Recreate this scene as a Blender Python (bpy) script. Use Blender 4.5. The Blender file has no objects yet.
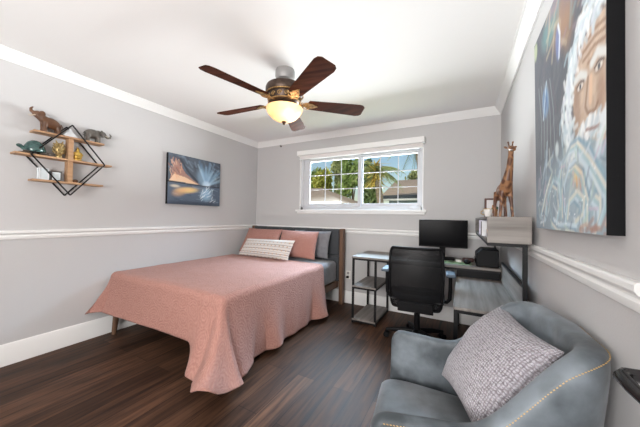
import bpy, bmesh, math, random
import numpy as np
from mathutils import Vector, Matrix, Euler, noise as mnoise
PI = math.pi
R = math.radians
random.seed(7)
sc = bpy.context.scene
col = sc.collection

# ------------------------------------------------------------------ camera
CAM = Vector((3.114, 0.0, 1.195))
yaw, pit, rol = R(28.286), R(0.9685), R(1.0353)
F = Vector((-math.sin(yaw) * math.cos(pit), math.cos(yaw) * math.cos(pit), math.sin(pit)))
Rt = Vector((math.cos(yaw), math.sin(yaw), 0)); U = Rt.cross(F)
Rr = math.cos(rol) * Rt + math.sin(rol) * U
Ur = math.cos(rol) * U - math.sin(rol) * Rt
cd = bpy.data.cameras.new('camera'); cam = bpy.data.objects.new('camera', cd); col.objects.link(cam)
m = Matrix.Identity(4)
for i in range(3):
    m[i][0] = Rr[i]; m[i][1] = Ur[i]; m[i][2] = -F[i]; m[i][3] = CAM[i]
cam.matrix_world = m
cd.sensor_width = 36.0; cd.lens = 264.01 * 36 / 640; cd.shift_y = -0.0015; cd.clip_start = 0.02
sc.camera = cam

# ------------------------------------------------------------------ world, sun, lights, exposure
w = bpy.data.worlds.new('world'); sc.world = w; w.use_nodes = True
wn = w.node_tree.nodes; wl = w.node_tree.links
sky = wn.new('ShaderNodeTexSky'); sky.sky_type = 'NISHITA'; sky.sun_disc = False
sky.sun_elevation = R(42); sky.sun_rotation = R(200); sky.air_density = 1.3; sky.dust_density = 1.5; sky.ozone_density = 1.5
wl.new(sky.outputs[0], wn['Background'].inputs[0]); wn['Background'].inputs[1].default_value = 0.12

def light(name, kind, loc, target, energy, color, size=None, size_y=None):
    d = bpy.data.lights.new(name, kind); o = bpy.data.objects.new(name, d); col.objects.link(o)
    o.location = loc; d.energy = energy; d.color = color
    if kind == 'AREA':
        d.shape = 'RECTANGLE'; d.size = size; d.size_y = size_y
    if target is not None:
        o.rotation_euler = (Vector(target) - Vector(loc)).to_track_quat('-Z', 'Y').to_euler()
    return o
sun = light('sun', 'SUN', (2, -6, 9), (0.6, 3, 0), 2.8, (1.0, 0.93, 0.82)); sun.data.angle = R(0.6)
light('sky_daylight', 'AREA', (1.0, 6.2, 5.0), (1.9, 3.0, 1.3), 4300, (0.60, 0.79, 1.0), 9.0, 3.0)
light('ground_bounce_daylight', 'AREA', (1.4, 7.4, 0.80), (1.8, 3.5, 1.7), 2000, (0.95, 0.97, 1.0), 8.5, 1.3)
light('added_room_fill', 'AREA', (2.5, -1.5, 1.30), (2.2, 2.0, 2.44), 104, (1.0, 0.975, 0.955), 1.6, 0.8)  # added fill behind the camera, no real fixture; lifts the room's overall brightness
sc.view_settings.view_transform = 'Standard'; sc.view_settings.look = 'None'
sc.view_settings.exposure = 0.20; sc.view_settings.gamma = 1.0; sc.view_settings.use_curve_mapping = False
sc.cycles.use_denoising = True
sc.cycles.max_bounces = 10; sc.cycles.diffuse_bounces = 6; sc.cycles.transparent_max_bounces = 12
sc.cycles.sample_clamp_indirect = 6.0

# ------------------------------------------------------------------ materials
def mat(name, color, rough=0.6, metal=0.0, var=None, scale=8.0, stretch=(1, 1, 1), bump=0.0, bump_scale=None, detail=4.0, sheen=0.0, spec=0.5, coords='Object'):
    """principled material; var = second colour mixed in by noise"""
    mt = bpy.data.materials.new(name); mt.use_nodes = True
    nt = mt.node_tree; n = nt.nodes; l = nt.links; b = n['Principled BSDF']
    b.inputs['Base Color'].default_value = (*color, 1); b.inputs['Roughness'].default_value = rough
    b.inputs['Metallic'].default_value = metal; b.inputs['Specular IOR Level'].default_value = spec
    if sheen:
        b.inputs['Sheen Weight'].default_value = sheen; b.inputs['Sheen Roughness'].default_value = 0.4
    if var is not None or bump:
        tc = n.new('ShaderNodeTexCoord'); mp = n.new('ShaderNodeMapping'); mp.inputs['Scale'].default_value = stretch
        l.new(tc.outputs[coords], mp.inputs[0])
        nz = n.new('ShaderNodeTexNoise'); nz.inputs['Scale'].default_value = scale; nz.inputs['Detail'].default_value = detail
        l.new(mp.outputs[0], nz.inputs[0])
        if var is not None:
            cr = n.new('ShaderNodeValToRGB')
            cr.color_ramp.elements[0].position = 0.3; cr.color_ramp.elements[0].color = (*color, 1)
            cr.color_ramp.elements[1].position = 0.7; cr.color_ramp.elements[1].color = (*var, 1)
            l.new(nz.outputs['Fac'], cr.inputs[0]); l.new(cr.outputs[0], b.inputs['Base Color'])
        if bump:
            nb = nz
            if bump_scale:
                nb = n.new('ShaderNodeTexNoise'); nb.inputs['Scale'].default_value = bump_scale; nb.inputs['Detail'].default_value = 5
                l.new(mp.outputs[0], nb.inputs[0])
            bp = n.new('ShaderNodeBump'); bp.inputs['Strength'].default_value = bump; bp.inputs['Distance'].default_value = 0.01
            l.new(nb.outputs['Fac'], bp.inputs['Height']); l.new(bp.outputs[0], b.inputs['Normal'])
    return mt

def nodes_of(mt):
    nt = mt.node_tree
    return nt.nodes, nt.links, nt.nodes['Principled BSDF']

M = {}
M['wall'] = mat('grey_wall_paint', (0.535, 0.527, 0.528), 0.75, bump=0.05, scale=180, detail=2, spec=0.3)
M['ceiling'] = mat('white_ceiling_paint', (0.86, 0.85, 0.84), 0.85, bump=0.05, scale=120, detail=2, spec=0.2)
M['trim'] = mat('white_trim_paint', (0.83, 0.83, 0.82), 0.4, bump=0.01, scale=40)
M['vinyl'] = mat('white_window_vinyl', (0.60, 0.61, 0.64), 0.35, bump=0.01, scale=40)

def floor_material():
    mt = mat('dark_plank_floor', (0.05, 0.03, 0.022), 0.33)
    n, l, b = nodes_of(mt)
    tc = n.new('ShaderNodeTexCoord'); mp = n.new('ShaderNodeMapping'); mp.inputs['Rotation'].default_value = (0, 0, R(90))
    l.new(tc.outputs['Object'], mp.inputs[0])
    br = n.new('ShaderNodeTexBrick'); br.offset = 0.37; br.inputs['Scale'].default_value = 1.0
    br.inputs['Brick Width'].default_value = 1.25; br.inputs['Row Height'].default_value = 0.145
    br.inputs['Mortar Size'].default_value = 0.0018; br.inputs['Mortar Smooth'].default_value = 0.3
    br.inputs['Color1'].default_value = (0.038, 0.0195, 0.012, 1); br.inputs['Color2'].default_value = (0.100, 0.053, 0.033, 1)
    br.inputs['Mortar'].default_value = (0.010, 0.006, 0.005, 1)
    l.new(mp.outputs[0], br.inputs['Vector'])
    mp2 = n.new('ShaderNodeMapping'); mp2.inputs['Scale'].default_value = (22, 1.6, 1)
    l.new(tc.outputs['Object'], mp2.inputs[0])
    nz = n.new('ShaderNodeTexNoise'); nz.inputs['Scale'].default_value = 1.6; nz.inputs['Detail'].default_value = 7; nz.inputs['Distortion'].default_value = 0.6
    l.new(mp2.outputs[0], nz.inputs[0])
    cr = n.new('ShaderNodeValToRGB'); cr.color_ramp.elements[0].position = 0.32; cr.color_ramp.elements[0].color = (0.35, 0.33, 0.33, 1)
    cr.color_ramp.elements[1].position = 0.72; cr.color_ramp.elements[1].color = (1.55, 1.45, 1.35, 1)
    l.new(nz.outputs['Fac'], cr.inputs[0])
    mx = n.new('ShaderNodeMix'); mx.data_type = 'RGBA'; mx.blend_type = 'MULTIPLY'; mx.inputs['Factor'].default_value = 1.0
    l.new(br.outputs['Color'], mx.inputs['A']); l.new(cr.outputs[0], mx.inputs['B']); l.new(mx.outputs['Result'], b.inputs['Base Color'])
    bp = n.new('ShaderNodeBump'); bp.inputs['Strength'].default_value = 0.25; bp.inputs['Distance'].default_value = 0.004
    l.new(nz.outputs['Fac'], bp.inputs['Height']); l.new(bp.outputs[0], b.inputs['Normal'])
    mr = n.new('ShaderNodeMapRange'); mr.inputs['To Min'].default_value = 0.42; mr.inputs['To Max'].default_value = 0.62; b.inputs['Specular IOR Level'].default_value = 0.2
    l.new(nz.outputs['Fac'], mr.inputs['Value']); l.new(mr.outputs[0], b.inputs['Roughness'])
    return mt
M['floor'] = floor_material()

def wood_material(name, c0, c1, axis, rough=0.5, scale=1.0):
    st = [30 * scale] * 3; st[axis] = 1.8 * scale
    return mat(name, c0, rough, var=c1, scale=1.0, stretch=tuple(st), bump=0.08, detail=6)
M['desk_x'] = wood_material('grey_oak_desk_board', (0.130, 0.113, 0.102), (0.26, 0.237, 0.218), 0, 0.55)
M['desk_y'] = wood_material('grey_oak_desk_board_lengthwise', (0.130, 0.113, 0.102), (0.26, 0.237, 0.218), 1, 0.55)
M['walnut'] = wood_material('walnut_bed_wood', (0.085, 0.042, 0.024), (0.165, 0.088, 0.050), 2, 0.5)
M['shelf_wood'] = wood_material('light_pine_shelf', (0.36, 0.20, 0.105), (0.52, 0.32, 0.18), 1, 0.55)
M['black_metal'] = mat('black_powder_coated_metal', (0.007, 0.007, 0.008), 0.5, bump=0.02, scale=300, spec=0.25)
M['black_plastic'] = mat('black_plastic', (0.006, 0.006, 0.007), 0.5, bump=0.03, scale=200, spec=0.15)
M['blade'] = wood_material('dark_cherry_fan_blade', (0.035, 0.012, 0.007), (0.10, 0.03, 0.016), 0, 0.6, 0.8)
M['blade'].node_tree.nodes['Principled BSDF'].inputs['Specular IOR Level'].default_value = 0.03
M['bronze'] = mat('dark_bronze_fan_metal', (0.045, 0.030, 0.024), 0.42, 0.7, var=(0.09, 0.06, 0.045), scale=25)
M['gold_scroll'] = mat('antique_gold_scrollwork', (0.16, 0.085, 0.03), 0.45, 0.6, var=(0.55, 0.35, 0.14), scale=60)
M['silver'] = mat('brushed_nickel_canopy', (0.30, 0.29, 0.285), 0.5, 0.3, bump=0.02, scale=90)

def coverlet_material(name, c0, c1, fine=1.0):
    mt = mat(name, c0, 0.85, sheen=0.08)
    n, l, b = nodes_of(mt)
    tc = n.new('ShaderNodeTexCoord')
    nz = n.new('ShaderNodeTexNoise'); nz.inputs['Scale'].default_value = 7; nz.inputs['Detail'].default_value = 5
    l.new(tc.outputs['UV'], nz.inputs[0])
    mxv = n.new('ShaderNodeMix'); mxv.data_type = 'VECTOR'; mxv.inputs['Factor'].default_value = 0.05
    l.new(tc.outputs['UV'], mxv.inputs['A']); l.new(nz.outputs['Color'], mxv.inputs['B'])
    vo = n.new('ShaderNodeTexVoronoi'); vo.inputs['Scale'].default_value = 8.5 * fine; vo.voronoi_dimensions = '2D'; vo.inputs['Randomness'].default_value = 0.55
    l.new(mxv.outputs['Result'], vo.inputs['Vector'])
    mu = n.new('ShaderNodeMath'); mu.operation = 'MULTIPLY'; mu.inputs[1].default_value = 38
    l.new(vo.outputs['Distance'], mu.inputs[0])
    sn = n.new('ShaderNodeMath'); sn.operation = 'SINE'; l.new(mu.outputs[0], sn.inputs[0])
    nb = n.new('ShaderNodeTexNoise'); nb.inputs['Scale'].default_value = 34 * fine; nb.inputs['Detail'].default_value = 3; nb.inputs['Distortion'].default_value = 1.5
    l.new(tc.outputs['UV'], nb.inputs[0])
    ad = n.new('ShaderNodeMath'); ad.operation = 'MULTIPLY_ADD'; ad.inputs[1].default_value = 0.13
    l.new(sn.outputs[0], ad.inputs[0]); l.new(nb.outputs['Fac'], ad.inputs[2])
    bp = n.new('ShaderNodeBump'); bp.inputs['Strength'].default_value = 0.55; bp.inputs['Distance'].default_value = 0.012
    l.new(ad.outputs[0], bp.inputs['Height']); l.new(bp.outputs[0], b.inputs['Normal'])
    cr = n.new('ShaderNodeValToRGB'); cr.color_ramp.elements[0].position = 0.25; cr.color_ramp.elements[0].color = (*c0, 1)
    cr.color_ramp.elements[1].position = 0.8; cr.color_ramp.elements[1].color = (*c1, 1)
    l.new(ad.outputs[0], cr.inputs[0]); l.new(cr.outputs[0], b.inputs['Base Color'])
    return mt
M['pink'] = coverlet_material('salmon_quilted_cotton', (0.355, 0.170, 0.136), (0.44, 0.228, 0.188))
M['pink_sham'] = coverlet_material('salmon_sham_cotton', (0.36, 0.165, 0.132), (0.44, 0.22, 0.18), 1.6)
M['sheet'] = mat('grey_bed_sheet', (0.17, 0.17, 0.185), 0.85, var=(0.22, 0.22, 0.235), scale=14, bump=0.3, sheen=0.2)
M['charcoal'] = mat('charcoal_upholstery', (0.040, 0.044, 0.050), 0.9, var=(0.065, 0.070, 0.077), scale=120, bump=0.25, sheen=0.25)
M['velvet'] = mat('grey_blue_velvet', (0.036, 0.045, 0.052), 0.6, var=(0.175, 0.203, 0.228), scale=4.5, detail=6, bump=0.06, bump_scale=60, sheen=0.15)
M['velvet_seat'] = mat('grey_blue_velvet_seat', (0.070, 0.079, 0.087), 0.6, var=(0.19, 0.208, 0.226), scale=5, detail=6, bump=0.06, bump_scale=60, sheen=0.15)
for q in ('velvet', 'velvet_seat'):                   # crushed pile: sharper light and dark patches
    rmp = [x for x in M[q].node_tree.nodes if x.type == 'VALTORGB'][0]
    rmp.color_ramp.elements[0].position = 0.40; rmp.color_ramp.elements[1].position = 0.63
M['thread'] = mat('mustard_thread', (0.55, 0.36, 0.14), 0.8, bump=0.05)

def woven_material():
    mt = mat('mauve_ribbed_chenille', (0.36, 0.32, 0.34), 0.9, sheen=0.3)
    n, l, b = nodes_of(mt)
    tc = n.new('ShaderNodeTexCoord')
    mp = n.new('ShaderNodeMapping'); mp.inputs['Scale'].default_value = (1, 1, 1); l.new(tc.outputs['UV'], mp.inputs[0])
    nz = n.new('ShaderNodeTexNoise'); nz.inputs['Scale'].default_value = 34; nz.inputs['Detail'].default_value = 4; l.new(mp.outputs[0], nz.inputs[0])
    wv = n.new('ShaderNodeTexWave'); wv.bands_direction = 'Y'; wv.inputs['Scale'].default_value = 13; wv.inputs['Distortion'].default_value = 5
    wv.inputs['Detail'].default_value = 3; wv.inputs['Detail Scale'].default_value = 3; l.new(mp.outputs[0], wv.inputs[0])
    w2 = n.new('ShaderNodeTexWave'); w2.bands_direction = 'X'; w2.inputs['Scale'].default_value = 19; w2.inputs['Distortion'].default_value = 4
    w2.inputs['Detail'].default_value = 2; l.new(mp.outputs[0], w2.inputs[0])
    a1 = n.new('ShaderNodeMath'); a1.operation = 'MULTIPLY'; l.new(wv.outputs['Fac'], a1.inputs[0]); l.new(w2.outputs['Fac'], a1.inputs[1])
    a2 = n.new('ShaderNodeMath'); a2.operation = 'ADD'; l.new(a1.outputs[0], a2.inputs[0]); l.new(nz.outputs['Fac'], a2.inputs[1])
    cr = n.new('ShaderNodeValToRGB'); e = cr.color_ramp.elements
    e[0].position = 0.40; e[0].color = (0.16, 0.142, 0.155, 1); e[1].position = 1.15 if False else 1.0; e[1].color = (0.46, 0.44, 0.485, 1)
    x = e.new(0.62); x.color = (0.28, 0.258, 0.283, 1)
    l.new(a2.outputs[0], cr.inputs[0]); l.new(cr.outputs[0], b.inputs['Base Color'])
    bp = n.new('ShaderNodeBump'); bp.inputs['Strength'].default_value = 0.7; bp.inputs['Distance'].default_value = 0.008
    l.new(a2.outputs[0], bp.inputs['Height']); l.new(bp.outputs[0], b.inputs['Normal'])
    return mt
M['chenille'] = woven_material()

def striped_material():
    mt = mat('cream_striped_cotton', (0.66, 0.63, 0.60), 0.9)
    n, l, b = nodes_of(mt)
    tc = n.new('ShaderNodeTexCoord'); sx = n.new('ShaderNodeSeparateXYZ'); l.new(tc.outputs['UV'], sx.inputs[0])
    cr = n.new('ShaderNodeValToRGB'); cr.color_ramp.interpolation = 'CONSTANT'
    cream = (0.66, 0.63, 0.60, 1); dark = (0.13, 0.12, 0.13, 1); grey = (0.36, 0.35, 0.35, 1)
    stops = [(0.0, cream), (0.10, grey), (0.13, cream), (0.20, dark), (0.225, cream), (0.30, grey), (0.315, cream), (0.41, dark), (0.435, cream),
             (0.55, grey), (0.57, cream), (0.655, dark), (0.675, cream), (0.80, grey), (0.83, cream)]
    e = cr.color_ramp.elements
    e[0].position = 0; e[0].color = cream; e[1].position = stops[1][0]; e[1].color = stops[1][1]
    for p, c in stops[2:]:
        k = e.new(p); k.color = c
    l.new(sx.outputs['Y'], cr.inputs[0])
    # a row of small ochre tufts
    mp = n.new('ShaderNodeMapping'); mp.inputs['Scale'].default_value = (14, 5, 1); l.new(tc.outputs['UV'], mp.inputs[0])
    vo = n.new('ShaderNodeTexVoronoi'); vo.inputs['Scale'].default_value = 1.0; vo.inputs['Randomness'].default_value = 0.1; vo.voronoi_dimensions = '2D'
    l.new(mp.outputs[0], vo.inputs[0])
    lt = n.new('ShaderNodeMath'); lt.operation = 'LESS_THAN'; lt.inputs[1].default_value = 0.18; l.new(vo.outputs['Distance'], lt.inputs[0])
    mx = n.new('ShaderNodeMix'); mx.data_type = 'RGBA'; l.new(lt.outputs[0], mx.inputs['Factor']); l.new(cr.outputs[0], mx.inputs['A'])
    mx.inputs['B'].default_value = (0.50, 0.36, 0.26, 1); l.new(mx.outputs['Result'], b.inputs['Base Color'])
    nz = n.new('ShaderNodeTexNoise'); nz.inputs['Scale'].default_value = 60; l.new(tc.outputs['UV'], nz.inputs[0])
    bp = n.new('ShaderNodeBump'); bp.inputs['Strength'].default_value = 0.4; bp.inputs['Distance'].default_value = 0.004
    l.new(nz.outputs['Fac'], bp.inputs['Height']); l.new(bp.outputs[0], b.inputs['Normal'])
    return mt
M['striped'] = striped_material()

def mesh_fabric():
    mt = mat('black_mesh_fabric', (0.007, 0.007, 0.008), 0.5, spec=0.25)
    n, l, b = nodes_of(mt)
    tc = n.new('ShaderNodeTexCoord'); mp = n.new('ShaderNodeMapping'); mp.inputs['Scale'].default_value = (150, 150, 150)
    l.new(tc.outputs['UV'], mp.inputs[0])
    vo = n.new('ShaderNodeTexVoronoi'); vo.inputs['Scale'].default_value = 1.0; vo.inputs['Randomness'].default_value = 0.0; vo.voronoi_dimensions = '2D'
    l.new(mp.outputs[0], vo.inputs[0])
    lt = n.new('ShaderNodeMath'); lt.operation = 'LESS_THAN'; lt.inputs[1].default_value = 0.13; l.new(vo.outputs['Distance'], lt.inputs[0])
    tr = n.new('ShaderNodeBsdfTransparent'); ms = n.new('ShaderNodeMixShader')
    l.new(lt.outputs[0], ms.inputs[0]); l.new(b.outputs[0], ms.inputs[1]); l.new(tr.outputs[0], ms.inputs[2])
    l.new(ms.outputs[0], n['Material Output'].inputs['Surface'])
    return mt
M['mesh'] = mesh_fabric()

def glass_material():
    mt = bpy.data.materials.new('window_glass'); mt.use_nodes = True
    n = mt.node_tree.nodes; l = mt.node_tree.links; n.remove(n['Principled BSDF'])
    tr = n.new('ShaderNodeBsdfTransparent'); tr.inputs[0].default_value = (0.96, 0.98, 0.97, 1)
    gl = n.new('ShaderNodeBsdfGlossy'); gl.inputs['Roughness'].default_value = 0.02
    fr = n.new('ShaderNodeFresnel'); fr.inputs[0].default_value = 1.06
    ms = n.new('ShaderNodeMixShader'); l.new(fr.outputs[0], ms.inputs[0]); l.new(tr.outputs[0], ms.inputs[1]); l.new(gl.outputs[0], ms.inputs[2])
    l.new(ms.outputs[0], n['Material Output'].inputs['Surface'])
    return mt
M['glass'] = glass_material()

def bowl_material():
    mt = bpy.data.materials.new('amber_alabaster_glass'); mt.use_nodes = True
    n = mt.node_tree.nodes; l = mt.node_tree.links; n.remove(n['Principled BSDF'])
    tl = n.new('ShaderNodeBsdfTranslucent')
    df = n.new('ShaderNodeBsdfPrincipled'); df.inputs['Roughness'].default_value = 0.25; df.inputs['Base Color'].default_value = (0.75, 0.58, 0.40, 1)
    tr = n.new('ShaderNodeBsdfTransparent'); tr.inputs[0].default_value = (1.0, 0.90, 0.76, 1)
    tc = n.new('ShaderNodeTexCoord'); nz = n.new('ShaderNodeTexNoise'); nz.inputs['Scale'].default_value = 9; nz.inputs['Detail'].default_value = 4
    l.new(tc.outputs['Object'], nz.inputs[0])
    cr = n.new('ShaderNodeValToRGB'); cr.color_ramp.elements[0].position = 0.3; cr.color_ramp.elements[0].color = (0.78, 0.56, 0.38, 1)
    cr.color_ramp.elements[1].position = 0.7; cr.color_ramp.elements[1].color = (0.90, 0.74, 0.56, 1)
    l.new(nz.outputs['Fac'], cr.inputs[0]); l.new(cr.outputs[0], tl.inputs[0])
    m1 = n.new('ShaderNodeMixShader'); m1.inputs[0].default_value = 0.35; l.new(tl.outputs[0], m1.inputs[1]); l.new(df.outputs[0], m1.inputs[2])
    m2 = n.new('ShaderNodeMixShader'); m2.inputs[0].default_value = 0.28; l.new(m1.outputs[0], m2.inputs[1]); l.new(tr.outputs[0], m2.inputs[2])
    l.new(m2.outputs[0], n['Material Output'].inputs['Surface'])
    return mt
M['bowl'] = bowl_material()

def emit_material(name, color, strength):
    mt = mat(name, color, 0.5); n, l, b = nodes_of(mt)
    b.inputs['Emission Color'].default_value = (*color, 1); b.inputs['Emission Strength'].default_value = strength
    return mt
M['bulb'] = emit_material('lit_bulb', (1.0, 0.80, 0.55), 7.0)

# ------------------------------------------------------------------ mesh helpers
class MB:
    def __init__(self): self.bm = bmesh.new(); self.uv = None
    def _add(self, verts, faces):
        vs = [self.bm.verts.new(v) for v in verts]
        for f in faces:
            try: self.bm.faces.new([vs[i] for i in f])
            except ValueError: pass
        return vs
    def box(self, c, s, rot=None):
        hx, hy, hz = s[0] / 2, s[1] / 2, s[2] / 2
        pts = [Vector((x, y, z)) for z in (-hz, hz) for y in (-hy, hy) for x in (-hx, hx)]
        if rot is not None: pts = [rot @ p for p in pts]
        c = Vector(c)
        self._add([c + p for p in pts], [(0, 2, 3, 1), (4, 5, 7, 6), (0, 1, 5, 4), (2, 6, 7, 3), (0, 4, 6, 2), (1, 3, 7, 5)])
        return self
    def box2(self, a, b):
        a, b = Vector(a), Vector(b)
        return self.box((a + b) / 2, [abs(b[i] - a[i]) for i in range(3)])
    def bar(self, p0, p1, wx, wy, up=(0, 0, 1)):
        p0, p1 = Vector(p0), Vector(p1); d = p1 - p0; L = d.length; d.normalize()
        u = Vector(up); x = d.cross(u)
        if x.length < 1e-4: x = d.cross(Vector((1, 0, 0)))
        x.normalize(); y = x.cross(d).normalized()
        return self.box((p0 + p1) / 2, (wx, L, wy), Matrix((x, d, y)).transposed())
    def tube(self, pts, r, seg=10, closed=False, caps=True):
        pts = [Vector(p) for p in pts]; n = len(pts)
        rad = r if isinstance(r, (list, tuple)) else [r] * n
        rings = []; prev = None
        for i, p in enumerate(pts):
            if closed: t = pts[(i + 1) % n] - pts[i - 1]
            else: t = pts[min(i + 1, n - 1)] - pts[max(i - 1, 0)]
            t.normalize()
            if prev is None:
                a = t.cross(Vector((0, 0, 1)))
                if a.length < 1e-3: a = t.cross(Vector((1, 0, 0)))
            else: a = prev - t * prev.dot(t)
            a.normalize(); prev = a; b = t.cross(a)
            rings.append([self.bm.verts.new(p + (a * math.cos(2 * PI * k / seg) + b * math.sin(2 * PI * k / seg)) * rad[i]) for k in range(seg)])
        rng = range(n) if closed else range(n - 1)
        for i in rng:
            A, B = rings[i], rings[(i + 1) % n]
            for k in range(seg): self.bm.faces.new((A[k], A[(k + 1) % seg], B[(k + 1) % seg], B[k]))
        if caps and not closed:
            self.bm.faces.new(rings[0][::-1]); self.bm.faces.new(rings[-1])
        return self
    def cyl(self, p0, p1, r0, r1=None, seg=20): return self.tube([p0, p1], [r0, r0 if r1 is None else r1], seg)
    def lathe(self, prof, c=(0, 0, 0), seg=36):
        c = Vector(c); rings = []
        for r, z in prof:
            if r < 1e-5: rings.append([self.bm.verts.new(c + Vector((0, 0, z)))])
            else: rings.append([self.bm.verts.new(c + Vector((r * math.cos(2 * PI * k / seg), r * math.sin(2 * PI * k / seg), z))) for k in range(seg)])
        for A, B in zip(rings, rings[1:]):
            for k in range(seg):
                k2 = (k + 1) % seg
                if len(A) == 1 and len(B) == 1: continue
                if len(A) == 1: self.bm.faces.new((A[0], B[k2], B[k]))
                elif len(B) == 1: self.bm.faces.new((A[k], A[k2], B[0]))
                else: self.bm.faces.new((A[k], A[k2], B[k2], B[k]))
        return self
    def ell(self, c, rad, rot=None, seg=16, rings=10):
        c = Vector(c); base = []
        V = []
        for i in range(rings + 1):
            th = PI * i / rings
            n = 1 if i in (0, rings) else seg
            row = []
            for k in range(n):
                p = Vector((rad[0] * math.sin(th) * math.cos(2 * PI * k / seg), rad[1] * math.sin(th) * math.sin(2 * PI * k / seg), rad[2] * math.cos(th)))
                if rot is not None: p = rot @ p
                row.append(self.bm.verts.new(c + p))
            V.append(row)
        for A, B in zip(V, V[1:]):
            for k in range(seg):
                k2 = (k + 1) % seg
                if len(A) == 1: self.bm.faces.new((A[0], B[k], B[k2]))
                elif len(B) == 1: self.bm.faces.new((A[k], B[0], A[k2]))
                else: self.bm.faces.new((A[k], B[k], B[k2], A[k2]))
        return self
    def prism(self, pts2, z0, z1, fn=lambda x, y, z: (x, y, z)):
        n = len(pts2)
        V = [fn(x, y, z0) for x, y in pts2] + [fn(x, y, z1) for x, y in pts2]
        self._add(V, [tuple(range(n))[::-1], tuple(range(n, 2 * n))] + [(i, (i + 1) % n, n + (i + 1) % n, n + i) for i in range(n)])
        return self
    def grid(self, nu, nv, fn, uvfn=None, close_u=False):
        G = [[self.bm.verts.new(fn(i / (nu - 1), j / (nv - 1))) for j in range(nv)] for i in range(nu)]
        uv = self.bm.loops.layers.uv.verify()
        for i in range(nu - 1):
            for j in range(nv - 1):
                f = self.bm.faces.new((G[i][j], G[i + 1][j], G[i + 1][j + 1], G[i][j + 1]))
                for lp, (a, b) in zip(f.loops, ((i, j), (i + 1, j), (i + 1, j + 1), (i, j + 1))):
                    u, v = a / (nu - 1), b / (nv - 1)
                    lp[uv].uv = uvfn(u, v) if uvfn else (u, v)
        return G
    def build(self, name, material, parent=None, bevel=0.0, subsurf=0, smooth=0.7, remesh=0.0, solid=0.0, bseg=2, fix=True):
        if fix: bmesh.ops.recalc_face_normals(self.bm, faces=self.bm.faces[:])
        me = bpy.data.meshes.new(name); self.bm.to_mesh(me); self.bm.free()
        o = bpy.data.objects.new(name, me); col.objects.link(o)
        me.materials.append(material)
        if remesh:
            md = o.modifiers.new('r', 'REMESH'); md.mode = 'VOXEL'; md.voxel_size = remesh; md.use_smooth_shade = True
            s = o.modifiers.new('s', 'SMOOTH'); s.iterations = 4; s.factor = 0.5
            dg = bpy.context.evaluated_depsgraph_get()
            me2 = bpy.data.meshes.new_from_object(o.evaluated_get(dg)); o.modifiers.clear(); o.data = me2; me = me2
            if not me.materials: me.materials.append(material)
        if solid:
            md = o.modifiers.new('solid', 'SOLIDIFY'); md.thickness = solid; md.offset = 0
        if bevel:
            md = o.modifiers.new('bevel', 'BEVEL'); md.width = bevel; md.segments = bseg; md.limit_method = 'ANGLE'; md.angle_limit = 0.6
        if subsurf:
            md = o.modifiers.new('sub', 'SUBSURF'); md.levels = subsurf; md.render_levels = subsurf
        for p in me.polygons: p.use_smooth = True
        if smooth and not subsurf: me.set_sharp_from_angle(angle=smooth)
        if parent is not None: o.parent = parent
        return o

def tag(o, label, cat, group=None, kind=None):
    o['label'] = label; o['category'] = cat
    if group: o['group'] = group
    if kind: o['kind'] = kind
    return o
def thing(name, label, cat, loc=(0, 0, 0), rz=0.0, group=None):
    o = bpy.data.objects.new(name, None); col.objects.link(o); o.location = loc; o.rotation_euler = (0, 0, rz); o.empty_display_size = 0.05
    return tag(o, label, cat, group)
def struct(o):
    o['kind'] = 'structure'; return o
def sm(t): t = min(1, max(0, t)); return t * t * (3 - 2 * t)
def rotm(x=0, y=0, z=0): return Euler((x, y, z)).to_matrix()

# ================================================================== the room
WX, DY, H, NY = 3.486, 3.478, 2.44, -0.32          # right wall, back wall, ceiling, near wall
T = 0.14
wx0, wx1, wz0, wz1 = 0.875, 2.69, 1.305, 2.125       # window opening
struct(MB().box2((-T, -2.6, -0.1), (WX + T, DY + T, 0)).build('floor', M['floor']))
struct(MB().box2((-T, -2.6, H), (WX + T, DY + T, H + 0.2)).build('ceiling', M['ceiling']))
struct(MB().box2((-T, -2.6, 0), (0, DY + T, H)).build('wall_left', M['wall']))
struct(MB().box2((WX, -2.6, 0), (WX + T, DY + T, H)).build('wall_right', M['wall']))
b = MB(); b.box2((0, DY, 0), (WX, DY + T, wz0)); b.box2((0, DY, wz1), (WX, DY + T, H)); b.box2((0, DY, wz0), (wx0, DY + T, wz1)); b.box2((wx1, DY, wz0), (WX, DY + T, wz1))
struct(b.build('wall_back', M['wall']))
dx0, dx1, dz1 = 0.60, 3.405, 2.25                    # the opening the camera looks through
b = MB(); b.box2((0, NY - 0.1, 0), (dx0, NY, H)); b.box2((dx1, NY - 0.1, 0), (WX, NY, H)); b.box2((dx0, NY - 0.1, dz1), (dx1, NY, H))
struct(b.build('wall_near', M['wall']))
struct(MB().box2((-T, -2.7, 0), (WX + T, -2.6, H)).build('wall_hall', M['wall']))

# mouldings, profile swept along the walls
def moulding(prof, a, bpt, nrm, name):
    """prof: list of (out, z); runs a->b; nrm = inward direction"""
    a, bpt, nrm = Vector(a), Vector(bpt), Vector(nrm); mb = MB(); n = len(prof)
    V = [a + nrm * o + Vector((0, 0, z)) for o, z in prof] + [bpt + nrm * o + Vector((0, 0, z)) for o, z in prof]
    mb._add(V, [tuple(range(n)), tuple(range(n, 2 * n))[::-1]] + [(i, (i + 1) % n, n + (i + 1) % n, n + i) for i in range(n)])
    return struct(mb.build(name, M['trim'], smooth=0.5))
crown = [(0, 2.36), (0.010, 2.36), (0.014, 2.372), (0.022, 2.380), (0.036, 2.402), (0.052, 2.418), (0.056, 2.428), (0.066, 2.430), (0.066, 2.4399), (0, 2.4399)]
rail = [(0, 0.975), (0.012, 0.975), (0.018, 0.985), (0.020, 0.998), (0.012, 1.006), (0.012, 1.012), (0.026, 1.018), (0.034, 1.026), (0.034, 1.040), (0.028, 1.046), (0, 1.046)]
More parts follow.
